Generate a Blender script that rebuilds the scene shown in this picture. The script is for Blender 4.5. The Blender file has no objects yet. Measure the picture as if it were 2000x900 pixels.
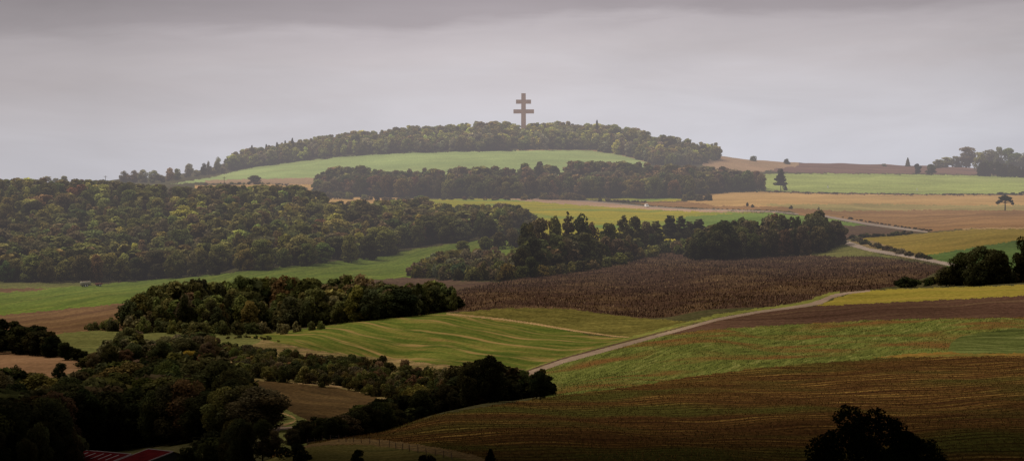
import bpy, math, random
import numpy as np
from mathutils import Vector
R = math.radians
rng = np.random.default_rng(7)
random.seed(7)
C = bpy.context.scene.collection
F, U0, V0 = 7000.0, 1000.0, 345.0      # focal length in photo pixels, principal column, eye-level row

# ------------------------------------------------------------------ helpers
def link(o, parent=None):
    C.objects.link(o)
    if parent is not None: o.parent = parent
    return o

def tag(o, label=None, cat=None, group=None, kind=None):
    if label: o['label'] = label
    if cat: o['category'] = cat
    if group: o['group'] = group
    if kind: o['kind'] = kind
    return o

def empty(name, loc, rz=0.0):
    o = bpy.data.objects.new(name, None)
    o.location = loc; o.rotation_euler = (0, 0, rz); o.empty_display_size = 1
    return link(o)

def quad_mesh(name, V, Q, mats=(), tint=None, mi=None, smooth=False):
    """V (n,3) float, Q (m,4) int"""
    me = bpy.data.meshes.new(name)
    V = np.ascontiguousarray(V, np.float32); Q = np.ascontiguousarray(Q, np.int32)
    me.vertices.add(len(V)); me.vertices.foreach_set('co', V.ravel())
    me.loops.add(Q.size); me.loops.foreach_set('vertex_index', Q.ravel())
    me.polygons.add(len(Q))
    me.polygons.foreach_set('loop_start', np.arange(0, Q.size, 4, dtype=np.int32))
    try: me.polygons.foreach_set('loop_total', np.full(len(Q), 4, np.int32))
    except Exception: pass
    if mi is not None: me.polygons.foreach_set('material_index', np.asarray(mi, np.int32))
    me.polygons.foreach_set('use_smooth', np.full(len(Q), smooth, bool))
    me.update(calc_edges=True)
    for m in mats: me.materials.append(m)
    if tint is not None:
        a = me.color_attributes.new('tint', 'FLOAT_COLOR', 'POINT')
        a.data.foreach_set('color', np.ascontiguousarray(tint, np.float32).ravel())
    return me

def poly_mesh(name, verts, faces, mats, mi=None, smooth=False):
    me = bpy.data.meshes.new(name); me.from_pydata([tuple(v) for v in verts], [], faces)
    for m in mats: me.materials.append(m)
    for i, p in enumerate(me.polygons):
        p.use_smooth = smooth
        if mi: p.material_index = mi[i]
    me.update(); return me

def part(name, me, parent=None, loc=(0, 0, 0)):
    o = bpy.data.objects.new(name, me); o.location = loc
    return link(o, parent)

class MB:
    def __init__(s): s.v = []; s.f = []
    def hexa(s, c8):
        n = len(s.v); s.v += [tuple(c) for c in c8]
        for f in ((0,3,2,1),(4,5,6,7),(0,1,5,4),(1,2,6,5),(2,3,7,6),(3,0,4,7)): s.f.append(tuple(n+i for i in f))
        return s
    def box(s, x0, x1, y0, y1, z0, z1, tx=1.0, ty=1.0):
        cx, cy = (x0+x1)/2, (y0+y1)/2; a = (x1-x0)/2; b = (y1-y0)/2
        return s.hexa([(cx-a,cy-b,z0),(cx+a,cy-b,z0),(cx+a,cy+b,z0),(cx-a,cy+b,z0),
                (cx-a*tx,cy-b*ty,z1),(cx+a*tx,cy-b*ty,z1),(cx+a*tx,cy+b*ty,z1),(cx-a*tx,cy+b*ty,z1)])
    def tube(s, pts, rad, n=8):
        base = len(s.v); pts = [Vector(p) for p in pts]
        for i, p in enumerate(pts):
            d = (pts[min(i+1, len(pts)-1)] - pts[max(i-1, 0)]).normalized()
            a = d.orthogonal().normalized() if abs(d.z) < .9 else Vector((1, 0, 0)).cross(d).normalized()
            b = d.cross(a)
            for k in range(n):
                t = 2*math.pi*k/n; s.v.append(tuple(p + (a*math.cos(t) + b*math.sin(t))*rad[i]))
        for i in range(len(pts)-1):
            for k in range(n):
                s.f.append((base+i*n+k, base+i*n+(k+1) % n, base+(i+1)*n+(k+1) % n, base+(i+1)*n+k))
        s.f.append(tuple(base+k for k in range(n))[::-1]); s.f.append(tuple(base+(len(pts)-1)*n+k for k in range(n)))
        return s
    def build(s, name, mat, parent=None, smooth=False, loc=(0, 0, 0)):
        return part(name, poly_mesh(name, s.v, s.f, [mat], smooth=smooth), parent, loc)

# ------------------------------------------------------------------ materials
def newmat(name):
    m = bpy.data.materials.new(name); m.use_nodes = True
    nt = m.node_tree; b = nt.nodes['Principled BSDF']
    b.inputs['Roughness'].default_value = .9
    b.inputs['Specular IOR Level'].default_value = .15
    return m, nt, b

def solid(name, col, rough=.85, spec=.2, var=.25, scale=2.0, metal=0):
    m, nt, b = newmat(name)
    N = nt.nodes; L = nt.links
    no = N.new('ShaderNodeTexNoise'); no.inputs['Scale'].default_value = scale; no.inputs['Detail'].default_value = 5
    tc = N.new('ShaderNodeTexCoord'); L.new(tc.outputs['Object'], no.inputs['Vector'])
    r = N.new('ShaderNodeValToRGB')
    r.color_ramp.elements[0].color = (*[c*(1-var) for c in col], 1); r.color_ramp.elements[0].position = .3
    r.color_ramp.elements[1].color = (*[c*(1+var) for c in col], 1); r.color_ramp.elements[1].position = .7
    L.new(no.outputs['Fac'], r.inputs['Fac']); L.new(r.outputs['Color'], b.inputs['Base Color'])
    b.inputs['Roughness'].default_value = rough; b.inputs['Specular IOR Level'].default_value = spec
    b.inputs['Metallic'].default_value = metal
    return m

def foliage_mat(name, transl=.32):
    m = bpy.data.materials.new(name); m.use_nodes = True
    nt = m.node_tree; N = nt.nodes; L = nt.links; N.clear()
    out = N.new('ShaderNodeOutputMaterial')
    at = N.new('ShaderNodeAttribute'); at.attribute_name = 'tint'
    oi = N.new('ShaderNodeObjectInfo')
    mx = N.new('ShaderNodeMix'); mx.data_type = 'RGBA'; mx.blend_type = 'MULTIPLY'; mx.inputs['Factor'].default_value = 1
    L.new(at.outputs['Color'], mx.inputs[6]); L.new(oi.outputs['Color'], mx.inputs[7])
    d = N.new('ShaderNodeBsdfDiffuse'); t = N.new('ShaderNodeBsdfTranslucent'); ms = N.new('ShaderNodeMixShader')
    ms.inputs[0].default_value = transl
    L.new(mx.outputs[2], d.inputs['Color']); L.new(mx.outputs[2], t.inputs['Color'])
    L.new(d.outputs[0], ms.inputs[1]); L.new(t.outputs[0], ms.inputs[2]); L.new(ms.outputs[0], out.inputs['Surface'])
    return m

LEAF = foliage_mat('leaves'); STALK = foliage_mat('dry_stalks', .15)
BARK = solid('bark', (.028, .022, .017), .95, .1, .4, 1.5)
PALE_BARK = solid('pale_bark', (.07, .055, .045), .95, .1, .4, 1.5)

def field_mat(name, cols, ang=0.0, stretch=1.0, scale=14.0, fine=.5, finescale=1.6, distort=.3,
              big=None, bigscale=90.0, stripes=None, bump=.4, contrast=.22):
    """cols: 2..4 linear colours picked by noise; ang: world direction of the drill rows; stretch: length/width of the streaks"""
    m, nt, b = newmat(name); N = nt.nodes; L = nt.links
    geo = N.new('ShaderNodeNewGeometry')
    rot = N.new('ShaderNodeMapping'); rot.inputs['Rotation'].default_value = (0, 0, -ang)
    L.new(geo.outputs['Position'], rot.inputs['Vector'])
    mp = N.new('ShaderNodeMapping'); mp.inputs['Scale'].default_value = (1/(scale*stretch), 1/scale, 1/scale)
    L.new(rot.outputs[0], mp.inputs['Vector'])
    n1 = N.new('ShaderNodeTexNoise'); n1.inputs['Scale'].default_value = 1; n1.inputs['Detail'].default_value = 6
    n1.inputs['Roughness'].default_value = .62; n1.inputs['Distortion'].default_value = distort
    L.new(mp.outputs[0], n1.inputs['Vector'])
    cr = N.new('ShaderNodeValToRGB'); E = cr.color_ramp.elements
    while len(E) < len(cols): E.new(.5)
    for i, c in enumerate(cols):
        E[i].position = .5 - contrast + 2*contrast*i/(len(cols)-1); E[i].color = (*c, 1)
    L.new(n1.outputs['Fac'], cr.inputs['Fac'])
    last = cr.outputs['Color']
    def mul(last, fac_socket, lo, hi, p0=.3, p1=.7):
        r = N.new('ShaderNodeMapRange'); r.inputs['From Min'].default_value = p0; r.inputs['From Max'].default_value = p1
        r.inputs['To Min'].default_value = lo; r.inputs['To Max'].default_value = hi
        L.new(fac_socket, r.inputs['Value'])
        v = N.new('ShaderNodeVectorMath'); v.operation = 'SCALE'
        L.new(last, v.inputs[0]); L.new(r.outputs[0], v.inputs['Scale']); return v.outputs[0]
    # fine grain
    m2 = N.new('ShaderNodeMapping'); m2.inputs['Scale'].default_value = (1/(finescale), .28/finescale, 1/finescale)
    L.new(geo.outputs['Position'], m2.inputs['Vector'])
    n2 = N.new('ShaderNodeTexNoise'); n2.inputs['Scale'].default_value = 1; n2.inputs['Detail'].default_value = 4; n2.inputs['Roughness'].default_value = .7
    L.new(m2.outputs[0], n2.inputs['Vector'])
    last = mul(last, n2.outputs['Fac'], 1-fine, 1+fine)
    # broad soil changes
    n3 = N.new('ShaderNodeTexNoise'); n3.inputs['Scale'].default_value = 1/bigscale; n3.inputs['Detail'].default_value = 2
    L.new(geo.outputs['Position'], n3.inputs['Vector'])
    if big is not None:
        r = N.new('ShaderNodeMapRange'); r.inputs['From Min'].default_value = .48; r.inputs['From Max'].default_value = .66
        L.new(n3.outputs['Fac'], r.inputs['Value'])
        mx = N.new('ShaderNodeMix'); mx.data_type = 'RGBA'; L.new(r.outputs[0], mx.inputs['Factor'])
        L.new(last, mx.inputs[6])
        sc = N.new('ShaderNodeRGB'); sc.outputs[0].default_value = (*big, 1)
        L.new(mul(sc.outputs[0], n2.outputs['Fac'], 1-fine, 1+fine), mx.inputs[7]); last = mx.outputs[2]
    else:
        last = mul(last, n3.outputs['Fac'], .8, 1.2)
    if stripes is not None:                      # (period m, width fraction, colour, wobble)
        per, frac, scol, wob = stripes
        sx = N.new('ShaderNodeSeparateXYZ'); L.new(rot.outputs[0], sx.inputs[0])
        ns = N.new('ShaderNodeTexNoise'); ns.inputs['Scale'].default_value = .012; ns.inputs['Detail'].default_value = 3
        L.new(rot.outputs[0], ns.inputs['Vector'])
        a = N.new('ShaderNodeMath'); a.operation = 'MULTIPLY_ADD'; a.inputs[1].default_value = wob
        L.new(ns.outputs['Fac'], a.inputs[0]); L.new(sx.outputs['Y'], a.inputs[2])
        d = N.new('ShaderNodeMath'); d.operation = 'DIVIDE'; d.inputs[1].default_value = per; L.new(a.outputs[0], d.inputs[0])
        fr = N.new('ShaderNodeMath'); fr.operation = 'PINGPONG'; fr.inputs[1].default_value = .5; L.new(d.outputs[0], fr.inputs[0])
        r = N.new('ShaderNodeMapRange'); r.interpolation_type = 'SMOOTHSTEP'
        r.inputs['From Min'].default_value = frac; r.inputs['From Max'].default_value = frac*.35
        r.inputs['To Max'].default_value = .85; L.new(fr.outputs[0], r.inputs['Value'])
        mm = N.new('ShaderNodeMath'); mm.operation = 'MULTIPLY'; L.new(r.outputs[0], mm.inputs[0])
        rr = N.new('ShaderNodeMapRange'); rr.inputs['From Min'].default_value = .38; rr.inputs['From Max'].default_value = .58
        L.new(n1.outputs['Fac'], rr.inputs['Value']); L.new(rr.outputs[0], mm.inputs[1])
        mx = N.new('ShaderNodeMix'); mx.data_type = 'RGBA'; L.new(mm.outputs[0], mx.inputs['Factor'])
        L.new(last, mx.inputs[6]); mx.inputs[7].default_value = (*scol, 1); last = mx.outputs[2]
    L.new(last, b.inputs['Base Color'])
    if bump:
        bp = N.new('ShaderNodeBump'); bp.inputs['Strength'].default_value = bump; bp.inputs['Distance'].default_value = .6
        L.new(n2.outputs['Fac'], bp.inputs['Height']); L.new(bp.outputs[0], b.inputs['Normal'])
    b.inputs['Roughness'].default_value = 1; b.inputs['Specular IOR Level'].default_value = 0
    return m

# ------------------------------------------------------------------ terrain: cross sections (distance m : sight-line row)
SEC = {
 0:   [(450,1050),(600,1000),(850,925),(1000,850),(1150,760),(1250,718),(1330,688),(1400,675),(1500,658),(1700,615),(1900,572),(2000,552),(2200,475),(2450,374),(2600,372),(2900,380),(3300,383),(3700,385)],
 250: [(450,1080),(600,1010),(850,915),(1000,850),(1150,770),(1250,715),(1350,680),(1480,648),(1600,620),(1750,590),(2020,545),(2200,478),(2450,380),(2550,374),(2700,372),(3000,362),(3300,350),(3500,353),(3700,365)],
 420: [(450,1070),(600,975),(850,890),(1000,820),(1150,740),(1250,700),(1350,676),(1480,650),(1600,620),(1750,587),(1980,538),(2200,460),(2420,386),(2550,374),(2700,369),(2900,363),(3100,355),(3300,346),(3500,333),(3620,325),(3800,335)],
 500: [(450,1060),(560,950),(700,905),(850,865),(950,810),(1050,755),(1150,715),(1250,690),(1350,672),(1500,649),(1600,625),(1750,585),(1950,531),(2200,460),(2400,395),(2500,379),(2700,369),(2900,361),(3050,355),(3200,347),(3350,336),(3500,323),(3620,302),(3800,312)],
 620: [(450,1010),(540,912),(640,864),(700,862),(800,860),(860,845),(950,800),(1040,762),(1150,715),(1250,692),(1350,665),(1490,636),(1560,640),(1700,590),(1850,550),(2000,518),(2200,465),(2420,405),(2550,397),(2850,388),(3100,355),(3250,340),(3450,311),(3600,285),(3700,283),(4000,305)],
 750: [(450,1000),(540,905),(620,866),(700,843),(740,842),(800,856),(860,838),(950,795),(1040,768),(1150,725),(1250,700),(1350,665),(1500,622),(1560,626),(1700,585),(1850,550),(2000,520),(2120,497),(2300,445),(2500,404),(2700,394),(2850,388),(3100,355),(3250,335),(3450,300),(3600,272),(3700,270),(4000,300)],
 880: [(450,980),(540,900),(700,820),(760,804),(830,806),(900,790),(1000,757),(1100,725),(1200,696),(1350,645),(1490,611),(1540,606),(1650,580),(1800,555),(1900,533),(2050,497),(2150,476),(2300,445),(2500,408),(2700,391),(2850,386),(3100,352),(3300,320),(3450,296),(3570,272),(3700,268),(4000,300)],
 1000:[(450,970),(540,900),(700,815),(790,785),(860,784),(950,762),(1050,733),(1150,704),(1250,674),(1400,630),(1500,602),(1620,575),(1750,552),(1900,528),(2050,490),(2250,445),(2500,411),(2700,392),(2850,386),(3100,350),(3300,315),(3450,294),(3570,270),(3700,266),(4000,300)],
 1250:[(450,980),(540,900),(700,820),(850,763),(900,748),(1050,700),(1140,670),(1250,650),(1350,632),(1500,608),(1650,570),(1850,525),(2000,500),(2200,455),(2450,420),(2700,398),(2850,388),(3100,350),(3300,326),(3400,314),(3570,282),(3700,276),(4000,300)],
 1400:[(450,985),(540,905),(700,820),(850,757),(960,722),(1100,670),(1200,640),(1300,620),(1400,605),(1520,585),(1750,535),(1930,508),(2100,475),(2300,435),(2500,412),(2700,396),(2850,383),(3000,370),(3200,345),(3400,324),(3550,307),(3700,305),(4000,322)],
 1500:[(450,985),(540,910),(700,820),(850,755),(980,715),(1150,660),(1230,635),(1330,612),(1420,598),(1550,572),(1800,525),(1950,503),(2100,470),(2300,430),(2500,408),(2800,385),(2950,374),(3200,350),(3400,334),(3550,318),(3700,315),(4000,330)],
 1750:[(450,1000),(540,915),(700,820),(850,752),(1000,697),(1150,650),(1250,622),(1350,590),(1450,573),(1550,563),(1680,535),(1800,515),(1900,493),(2000,470),(2200,449),(2400,430),(2700,398),(2950,379),(3200,355),(3450,338),(3650,324),(3800,323),(4100,335)],
 2000:[(450,990),(540,910),(700,815),(850,745),(1000,690),(1120,650),(1230,618),(1350,578),(1480,556),(1600,545),(1700,520),(1800,495),(1900,468),(2050,446),(2300,428),(2600,403),(2930,380),(3200,358),(3400,347),(3650,336),(3800,330),(4100,340)],
}
def pchip(x, y, xi):
    x = np.asarray(x, float); y = np.asarray(y, float); h = np.diff(x); d = np.diff(y)/h
    m = np.zeros_like(y); m[0] = d[0]; m[-1] = d[-1]
    for i in range(1, len(x)-1):
        if d[i-1]*d[i] > 0:
            w1 = 2*h[i]+h[i-1]; w2 = h[i]+2*h[i-1]; m[i] = (w1+w2)/(w1/d[i-1]+w2/d[i])
    k = np.clip(np.searchsorted(x, xi)-1, 0, len(x)-2); t = (xi-x[k])/h[k]
    return (y[k]*(1+2*t)*(1-t)**2 + m[k]*h[k]*t*(1-t)**2 + y[k+1]*t*t*(3-2*t) + m[k+1]*h[k]*t*t*(t-1))

ku = sorted(SEC)
def sec_z(u, D):
    p = SEC[u]
    ds = [-400, 0, 60, 200] + [a for a, b in p] + [4700, 6500, 10000, 30000]
    zs = [2, -2.2, -9, -24] + [(V0-b)*a/F for a, b in p] + [-30, -95, -140, -150]
    return pchip(ds, zs, D)

def build_rows():
    Dt = np.linspace(150, 4800, 4000); dens = np.zeros_like(Dt)
    for u in ku:
        v = V0 - sec_z(u, Dt)*F/Dt; dens = np.maximum(dens, np.abs(np.gradient(v, Dt)))
    dens = np.clip(dens, .12, 1.3); dens[Dt < 500] = .08; dens[Dt > 4000] = .04
    cum = np.cumsum(dens); cum /= cum[-1]
    Dr = np.interp(np.linspace(0, 1, 900), cum, Dt)
    return np.concatenate([[-400, -200, -80, 3, 25, 50, 80, 110], Dr, [5200, 6000, 7500, 10000, 14000, 20000, 30000]])
ROWS = build_rows()
UC = np.concatenate([np.linspace(-9000, -400, 30)[:-1], np.linspace(-400, -60, 35)[:-1], np.arange(-60, 2060.1, 1.7), np.linspace(2060, 2400, 35)[1:], np.linspace(2400, 11000, 30)[1:]])
Zs = np.array([sec_z(u, ROWS) for u in ku])             # (nk, rows)
uu = np.clip(UC, -1400, 3400)
ZG = np.empty((len(ROWS), len(UC)))
kk = [-1400] + ku + [3400]
for r in range(len(ROWS)):
    zz = [Zs[0, r]-3] + list(Zs[:, r]) + [Zs[-1, r]-3]
    ZG[r] = pchip(kk, zz, uu)
# the ground widens near the camera so the sheet is a real hillside on both sides
DW = np.maximum(ROWS, 500.0) * 1.0
def xcoord(U, D): return (U-U0)/F*D
WX = xcoord(UC[None, :], np.where(ROWS < 30, 30, ROWS)[:, None]) * np.where(np.abs(UC-U0) > 1500, 1+3*(np.abs(UC-U0)-1500)/8000*np.clip(600/np.maximum(ROWS, 30), 0, 12)[:, None], 1.0)
WY = np.repeat(ROWS[:, None], len(UC), 1)
# gentle undulation of the ground, in metres
def und(x, y):
    return (.45*np.sin(x/23+1.3)*np.sin(y/61+.4) + .3*np.sin(x/11.3+y/47) + .22*np.sin(x/6.1-y/31+2) + .12*np.sin(x/3.3+y/19))
ZG = ZG + und(WX, WY)*np.clip((WY-100)/500, 0, 1)
with np.errstate(divide='ignore', invalid='ignore'):
    VG = V0 - ZG*F/np.maximum(WY, 1)

def col(u):
    j = int(np.clip(np.searchsorted(UC, u)-1, 0, len(UC)-2)); t = (u-UC[j])/(UC[j+1]-UC[j])
    return j, t
R0 = int(np.searchsorted(ROWS, 300))
def lookup(u, v, dmin=420, dmax=4200):
    """nearest visible ground point on the sight line through photo position (u, v)"""
    j, t = col(u); vc = VG[:, j]*(1-t)+VG[:, j+1]*t
    a = max(R0, int(np.searchsorted(ROWS, dmin))); b = int(np.searchsorted(ROWS, dmax))
    idx = np.nonzero(vc[a:b] <= v)[0]
    if len(idx) == 0: i = a + int(np.argmin(np.abs(vc[a:b]-v))); return float(ROWS[i])
    i = a+idx[0]
    if i == a: return float(ROWS[a])
    s = (vc[i-1]-v)/(vc[i-1]-vc[i]+1e-9)
    return float(ROWS[i-1]+(ROWS[i]-ROWS[i-1])*s)
def gz(u, D):
    j, t = col(u); i = int(np.clip(np.searchsorted(ROWS, D)-1, 0, len(ROWS)-2)); s = (D-ROWS[i])/(ROWS[i+1]-ROWS[i])
    return float((ZG[i, j]*(1-t)+ZG[i, j+1]*t)*(1-s) + (ZG[i+1, j]*(1-t)+ZG[i+1, j+1]*t)*s)
def ground(u, v, dmin=420, dmax=4200):
    D = lookup(u, v, dmin, dmax); return Vector(((u-U0)/F*D, D, gz(u, D)))
def at(u, D): return Vector(((u-U0)/F*D, D, gz(u, D)))
def angle(a, b, dmin=420):
    p, q = ground(*a, dmin), ground(*b, dmin); return math.atan2(q.y-p.y, q.x-p.x)

# ------------------------------------------------------------------ field plan
def lin(*c): return tuple(((x/255)/12.92 if x/255 <= .04045 else ((x/255+.055)/1.055)**2.4) for x in c)
def ribbon(pts, w):
    """photo polyline with row thickness -> closed polygon"""
    up = [(u, v-h/2) for (u, v), h in zip(pts, w)]; dn = [(u, v+h/2) for (u, v), h in zip(pts, w)]
    return up+dn[::-1]

stub_top = [(540,868),(600,860),(650,856),(700,848),(760,832),(850,810),(930,796),(1000,785),(1070,775),(1150,765),(1250,752),(1350,735),(1450,722),(1600,708),(1750,697),(1850,693),(2100,690)]
tall_top = [(1085,712),(1150,693),(1200,680),(1300,654),(1370,645),(1420,641),(1500,636),(1600,630),(1700,625),(1800,622),(2100,618)]
FIELDS = []   # (object name, polygon, dmin, dmax, material)
def field(name, poly, mat, dmin=300, dmax=4300): FIELDS.append((name, poly, dmin, dmax, mat))

G = lambda r, g, b, k=1.0: (r*k, g*k, b*k)
m_ground = field_mat('rough_ground', [(.030,.030,.012), (.05,.045,.02), (.075,.06,.03)], scale=12, fine=.5)
m_stub = field_mat('stubble_brown', [(0.022,0.010,0.005), (0.054,0.026,0.010), (0.098,0.052,0.015), (0.312,0.198,0.052)], ang=angle((1200,850),(1800,845)), stretch=6, scale=5, fine=.6, finescale=.9, distort=.3, big=(.055,.050,.012), bigscale=55, contrast=.2, stripes=(8.5, .24, (.012,.006,.003), 16))
m_tall = field_mat('tall_grass', [(0.039,0.040,0.011), (0.073,0.084,0.019), (0.108,0.119,0.027), (0.173,0.162,0.054)], ang=angle((1300,745),(1370,722)), stretch=9, scale=2.4, distort=.8, fine=.22, finescale=.8, big=(.12,.062,.020), bigscale=30, contrast=.19, bump=.06)
m_dgreen = field_mat('dark_clover', [(.026,.032,.009), (.055,.066,.018), (.085,.098,.026), (.14,.145,.05)], scale=6, stretch=3, distort=1.0, fine=.35, finescale=.9, contrast=.17, bump=.1)
m_clover2 = field_mat('clover_slope', [(.035,.06,.014), (.05,.08,.018), (.07,.10,.024)], stretch=5, scale=12, fine=.3)
m_mustard2 = field_mat('mustard_slope', [(.11,.085,.016), (.15,.11,.02), (.19,.13,.028)], ang=.2, stretch=6, scale=12, fine=.3)
m_rust = field_mat('rusty_edge', [(.09,.07,.018), (.15,.085,.02), (.07,.08,.02)], scale=9, stretch=3, fine=.4)
m_purple = field_mat('ploughed_strip', [(0.041,0.022,0.014), (0.064,0.034,0.023), (0.094,0.059,0.032)], ang=angle((1450,630),(1950,605)), stretch=12, scale=9, fine=.4, finescale=1.2)
m_yel = field_mat('mustard_crop', [(0.138,0.120,0.022), (0.184,0.147,0.026), (0.230,0.161,0.037)], ang=angle((1700,575),(1980,565)), stretch=8, scale=14, fine=.3, finescale=1.5)
m_sun = field_mat('sunflower_soil', [(0.029,0.017,0.012), (0.045,0.026,0.018), (0.066,0.039,0.024)], ang=angle((1000,590),(1500,560)), stretch=6, scale=8, fine=.6, finescale=1.3, big=(.078,.048,.026), bigscale=30)
m_olive = field_mat('olive_strip', [(0.047,0.043,0.012), (0.086,0.074,0.019), (0.125,0.101,0.027)], ang=angle((920,608),(1150,628)), stretch=6, scale=7, fine=.5)
m_stripe = field_mat('striped_green', [(0.033,0.051,0.009), (0.055,0.072,0.013), (0.098,0.096,0.021), (0.166,0.107,0.036)], ang=angle((640,645),(860,682),1000), stretch=30, scale=3.2, fine=.3, finescale=1.3,
                     distort=.1, contrast=.2, stripes=(17, .12, (.22,.14,.055), 9))
m_green = field_mat('winter_wheat', [(0.058,0.084,0.014), (0.082,0.111,0.018), (0.117,0.134,0.025)], ang=angle((50,600),(250,570)), stretch=7, scale=9, fine=.35, contrast=.17, stripes=(21, .05, (.03,.045,.012), 6))
m_green2 = field_mat('fresh_green', [(0.072,0.119,0.020), (0.101,0.151,0.028), (0.130,0.169,0.034)], stretch=7, scale=18, fine=.25)
m_dull = field_mat('dull_grass', [(.055,.062,.02), (.085,.085,.027), (.12,.11,.035)], stretch=5, scale=9, fine=.4)
m_brownL = field_mat('bare_brown', [(.065,.036,.022), (.10,.058,.03), (.14,.085,.04)], ang=angle((30,640),(230,610)), stretch=12, scale=12, fine=.3)
m_tan = field_mat('tan_soil', [(0.117,0.068,0.036), (0.153,0.086,0.045), (0.180,0.112,0.063)], stretch=4, scale=10, fine=.2)
m_valley = field_mat('valley_soil', [(.030,.020,.010), (.052,.032,.014), (.08,.05,.02)], ang=angle((510,770),(700,800)), stretch=5, scale=8, fine=.4, finescale=1)
m_scrub = field_mat('dry_scrub_grass', [(.055,.05,.018), (.12,.09,.035), (.24,.15,.08)], stretch=3, scale=8, fine=.5, finescale=1.2)
m_knoll = field_mat('knoll_grass', [(.06,.055,.02), (.10,.085,.026), (.15,.11,.035)], stretch=3, scale=5, fine=.5, finescale=.6)
m_bank = field_mat('dry_bank', [(.09,.06,.025), (.14,.09,.04), (.19,.125,.055)], stretch=3, scale=4, fine=.6, finescale=.5)
m_drygr = field_mat('dry_verge', [(.17,.11,.05), (.25,.16,.075), (.32,.21,.10)], stretch=3, scale=4, fine=.5, finescale=.6)
m_verge = field_mat('verge_grass', [(.06,.075,.018), (.12,.12,.03), (.18,.16,.04)], stretch=2, scale=6, fine=.4)
m_yg = field_mat('yellow_rape', [(0.135,0.147,0.020), (0.228,0.202,0.021), (0.331,0.248,0.024)], ang=0.05, stretch=9, scale=18, fine=.25, big=(.11,.17,.035), bigscale=70)
m_pink = field_mat('pink_stubble', [(.23,.15,.10), (.29,.19,.125), (.33,.225,.14)], stretch=9, scale=14, fine=.2)
m_orange = field_mat('orange_stubble', [(0.246,0.157,0.064), (0.314,0.196,0.074), (0.381,0.246,0.106)], ang=0.0, stretch=9, scale=22, fine=.2)
m_orangeg = field_mat('greening_stubble', [(.15,.14,.05), (.21,.17,.065), (.27,.19,.08)], stretch=9, scale=20, fine=.2)
m_brownR = field_mat('rust_stubble', [(.13,.072,.034), (.18,.10,.042), (.24,.14,.055)], stretch=12, scale=14, fine=.25)
m_wedge = field_mat('dark_fallow', [(.045,.028,.021), (.07,.042,.028), (.085,.065,.03)], stretch=5, scale=9, fine=.4)
m_far = field_mat('far_green', [(0.179,0.215,0.059), (0.215,0.255,0.072), (0.252,0.279,0.086)], stretch=8, scale=16, fine=.3, contrast=.16, stripes=(33, .05, (.11,.13,.05), 8))
m_hill = field_mat('hill_green', [(0.168,0.222,0.083), (0.204,0.262,0.097), (0.246,0.285,0.106)], stretch=8, scale=26, fine=.18)
m_farbrown = field_mat('far_plough', [(.095,.055,.045), (.12,.068,.055), (.15,.09,.065)], stretch=9, scale=20, fine=.2)
m_farorange = field_mat('far_tan', [(.19,.12,.075), (.25,.165,.10), (.16,.13,.07)], stretch=5, scale=18, fine=.25)
m_track = field_mat('gravel_road', [(0.145,0.104,0.075), (0.191,0.139,0.102), (0.238,0.176,0.127)], scale=4, fine=.15, bump=.1)
m_asph = field_mat('pale_asphalt', [(0.168,0.137,0.113), (0.207,0.166,0.138), (0.245,0.200,0.165)], scale=4, fine=.12, bump=.1)

field('stubble_slope', stub_top+[(2300,690),(2300,1400),(300,1400),(540,868)], m_stub, 200, 1010)
field('stubble_slope_right', [(2050,690),(2400,690),(2400,900),(2050,900)], m_stub, 500, 1010) if False else None
field('scrub_ground', [(380,655),(430,650),(480,655),(540,662),(620,680),(700,693),(800,702),(900,715),(1030,722),(1060,740),(1060,790),(800,850),(740,790),(735,772),(660,758),(560,747),(480,742),(440,700)], m_scrub, 850, 1450)
field('meadow', [(100,648),(170,644),(250,644),(500,649),(520,660),(440,700),(300,700),(110,690)], m_dull, 1000, 1560)
field('green_field', [(-300,590),(0,552),(100,556),(200,554),(300,546),(400,538),(500,526),(620,514),(700,505),(760,494),(820,485),(870,478),(960,466),(1000,440),(1060,455),(1100,470),(1100,520),(980,530),(800,541),(740,546),(640,560),(480,572),(300,586),(250,591),(100,606),(0,615),(-300,640)], m_green, 1600, 2350)
field('soil_patch', [(-200,575),(0,563),(60,562),(100,564),(60,568),(0,571),(-200,585)], m_brownL, 1700, 2300)
field('field_margin', [(-200,560),(0,547),(60,552),(180,552),(200,556),(120,560),(60,562),(0,562),(-200,575)], m_dull, 1700, 2300)
field('bare_field', [(-300,640),(0,615),(100,606),(250,591),(300,586),(420,578),(420,640),(250,645),(170,645),(110,652),(0,662),(-300,690)], m_brownL, 1300, 1990)
field('fallow_field', [(640,560),(740,546),(800,541),(900,548),(980,552),(960,556),(895,566),(895,610),(700,630),(600,640)], m_wedge, 1530, 2000)
field('sunflower_field', [(880,570),(960,553),(1050,538),(1150,525),(1250,500),(1310,482),(1340,500),(1380,508),(1500,501),(1590,498),(1680,497),(1780,511),(1850,522),(1800,545),(1740,560),(1700,566),(1640,571),(1605,578),(1575,588),(1540,595),(1480,603),(1400,614),(1370,622),(1340,628),(1250,622),(1180,613),(1100,603),(1000,602),(930,606),(895,609)], m_sun, 1400, 2250)
field('fallow_corner', [(1560,497),(1610,484),(1650,478),(1700,492),(1760,503),(1700,500),(1640,502)], m_dull, 1700, 2200)
field('olive_field', [(870,613),(930,606),(1000,601),(1100,602),(1180,612),(1250,621),(1340,627),(1325,640),(1240,660),(1160,653),(1050,633),(960,621)], m_olive, 1150, 1600)
field('striped_field', [(480,657),(600,640),(700,627),(800,617),(870,610),(960,621),(1050,634),(1160,655),(1235,660),(1100,701),(1030,722),(920,716),(850,710),(780,701),(700,694),(620,684),(540,667)], m_stripe, 1100, 1560)
field('field_edge', ribbon([(872,612),(920,617),(980,623),(1050,633),(1120,645),(1200,656),(1228,658)], [2,3,3,3.5,3,2,1]), m_drygr, 1150, 1600)
field('tall_grass_field', tall_top[:]+stub_top[::-1][:9]+[(1062,777),(1062,745),(1040,728)], m_tall, 820, 1300)
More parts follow.
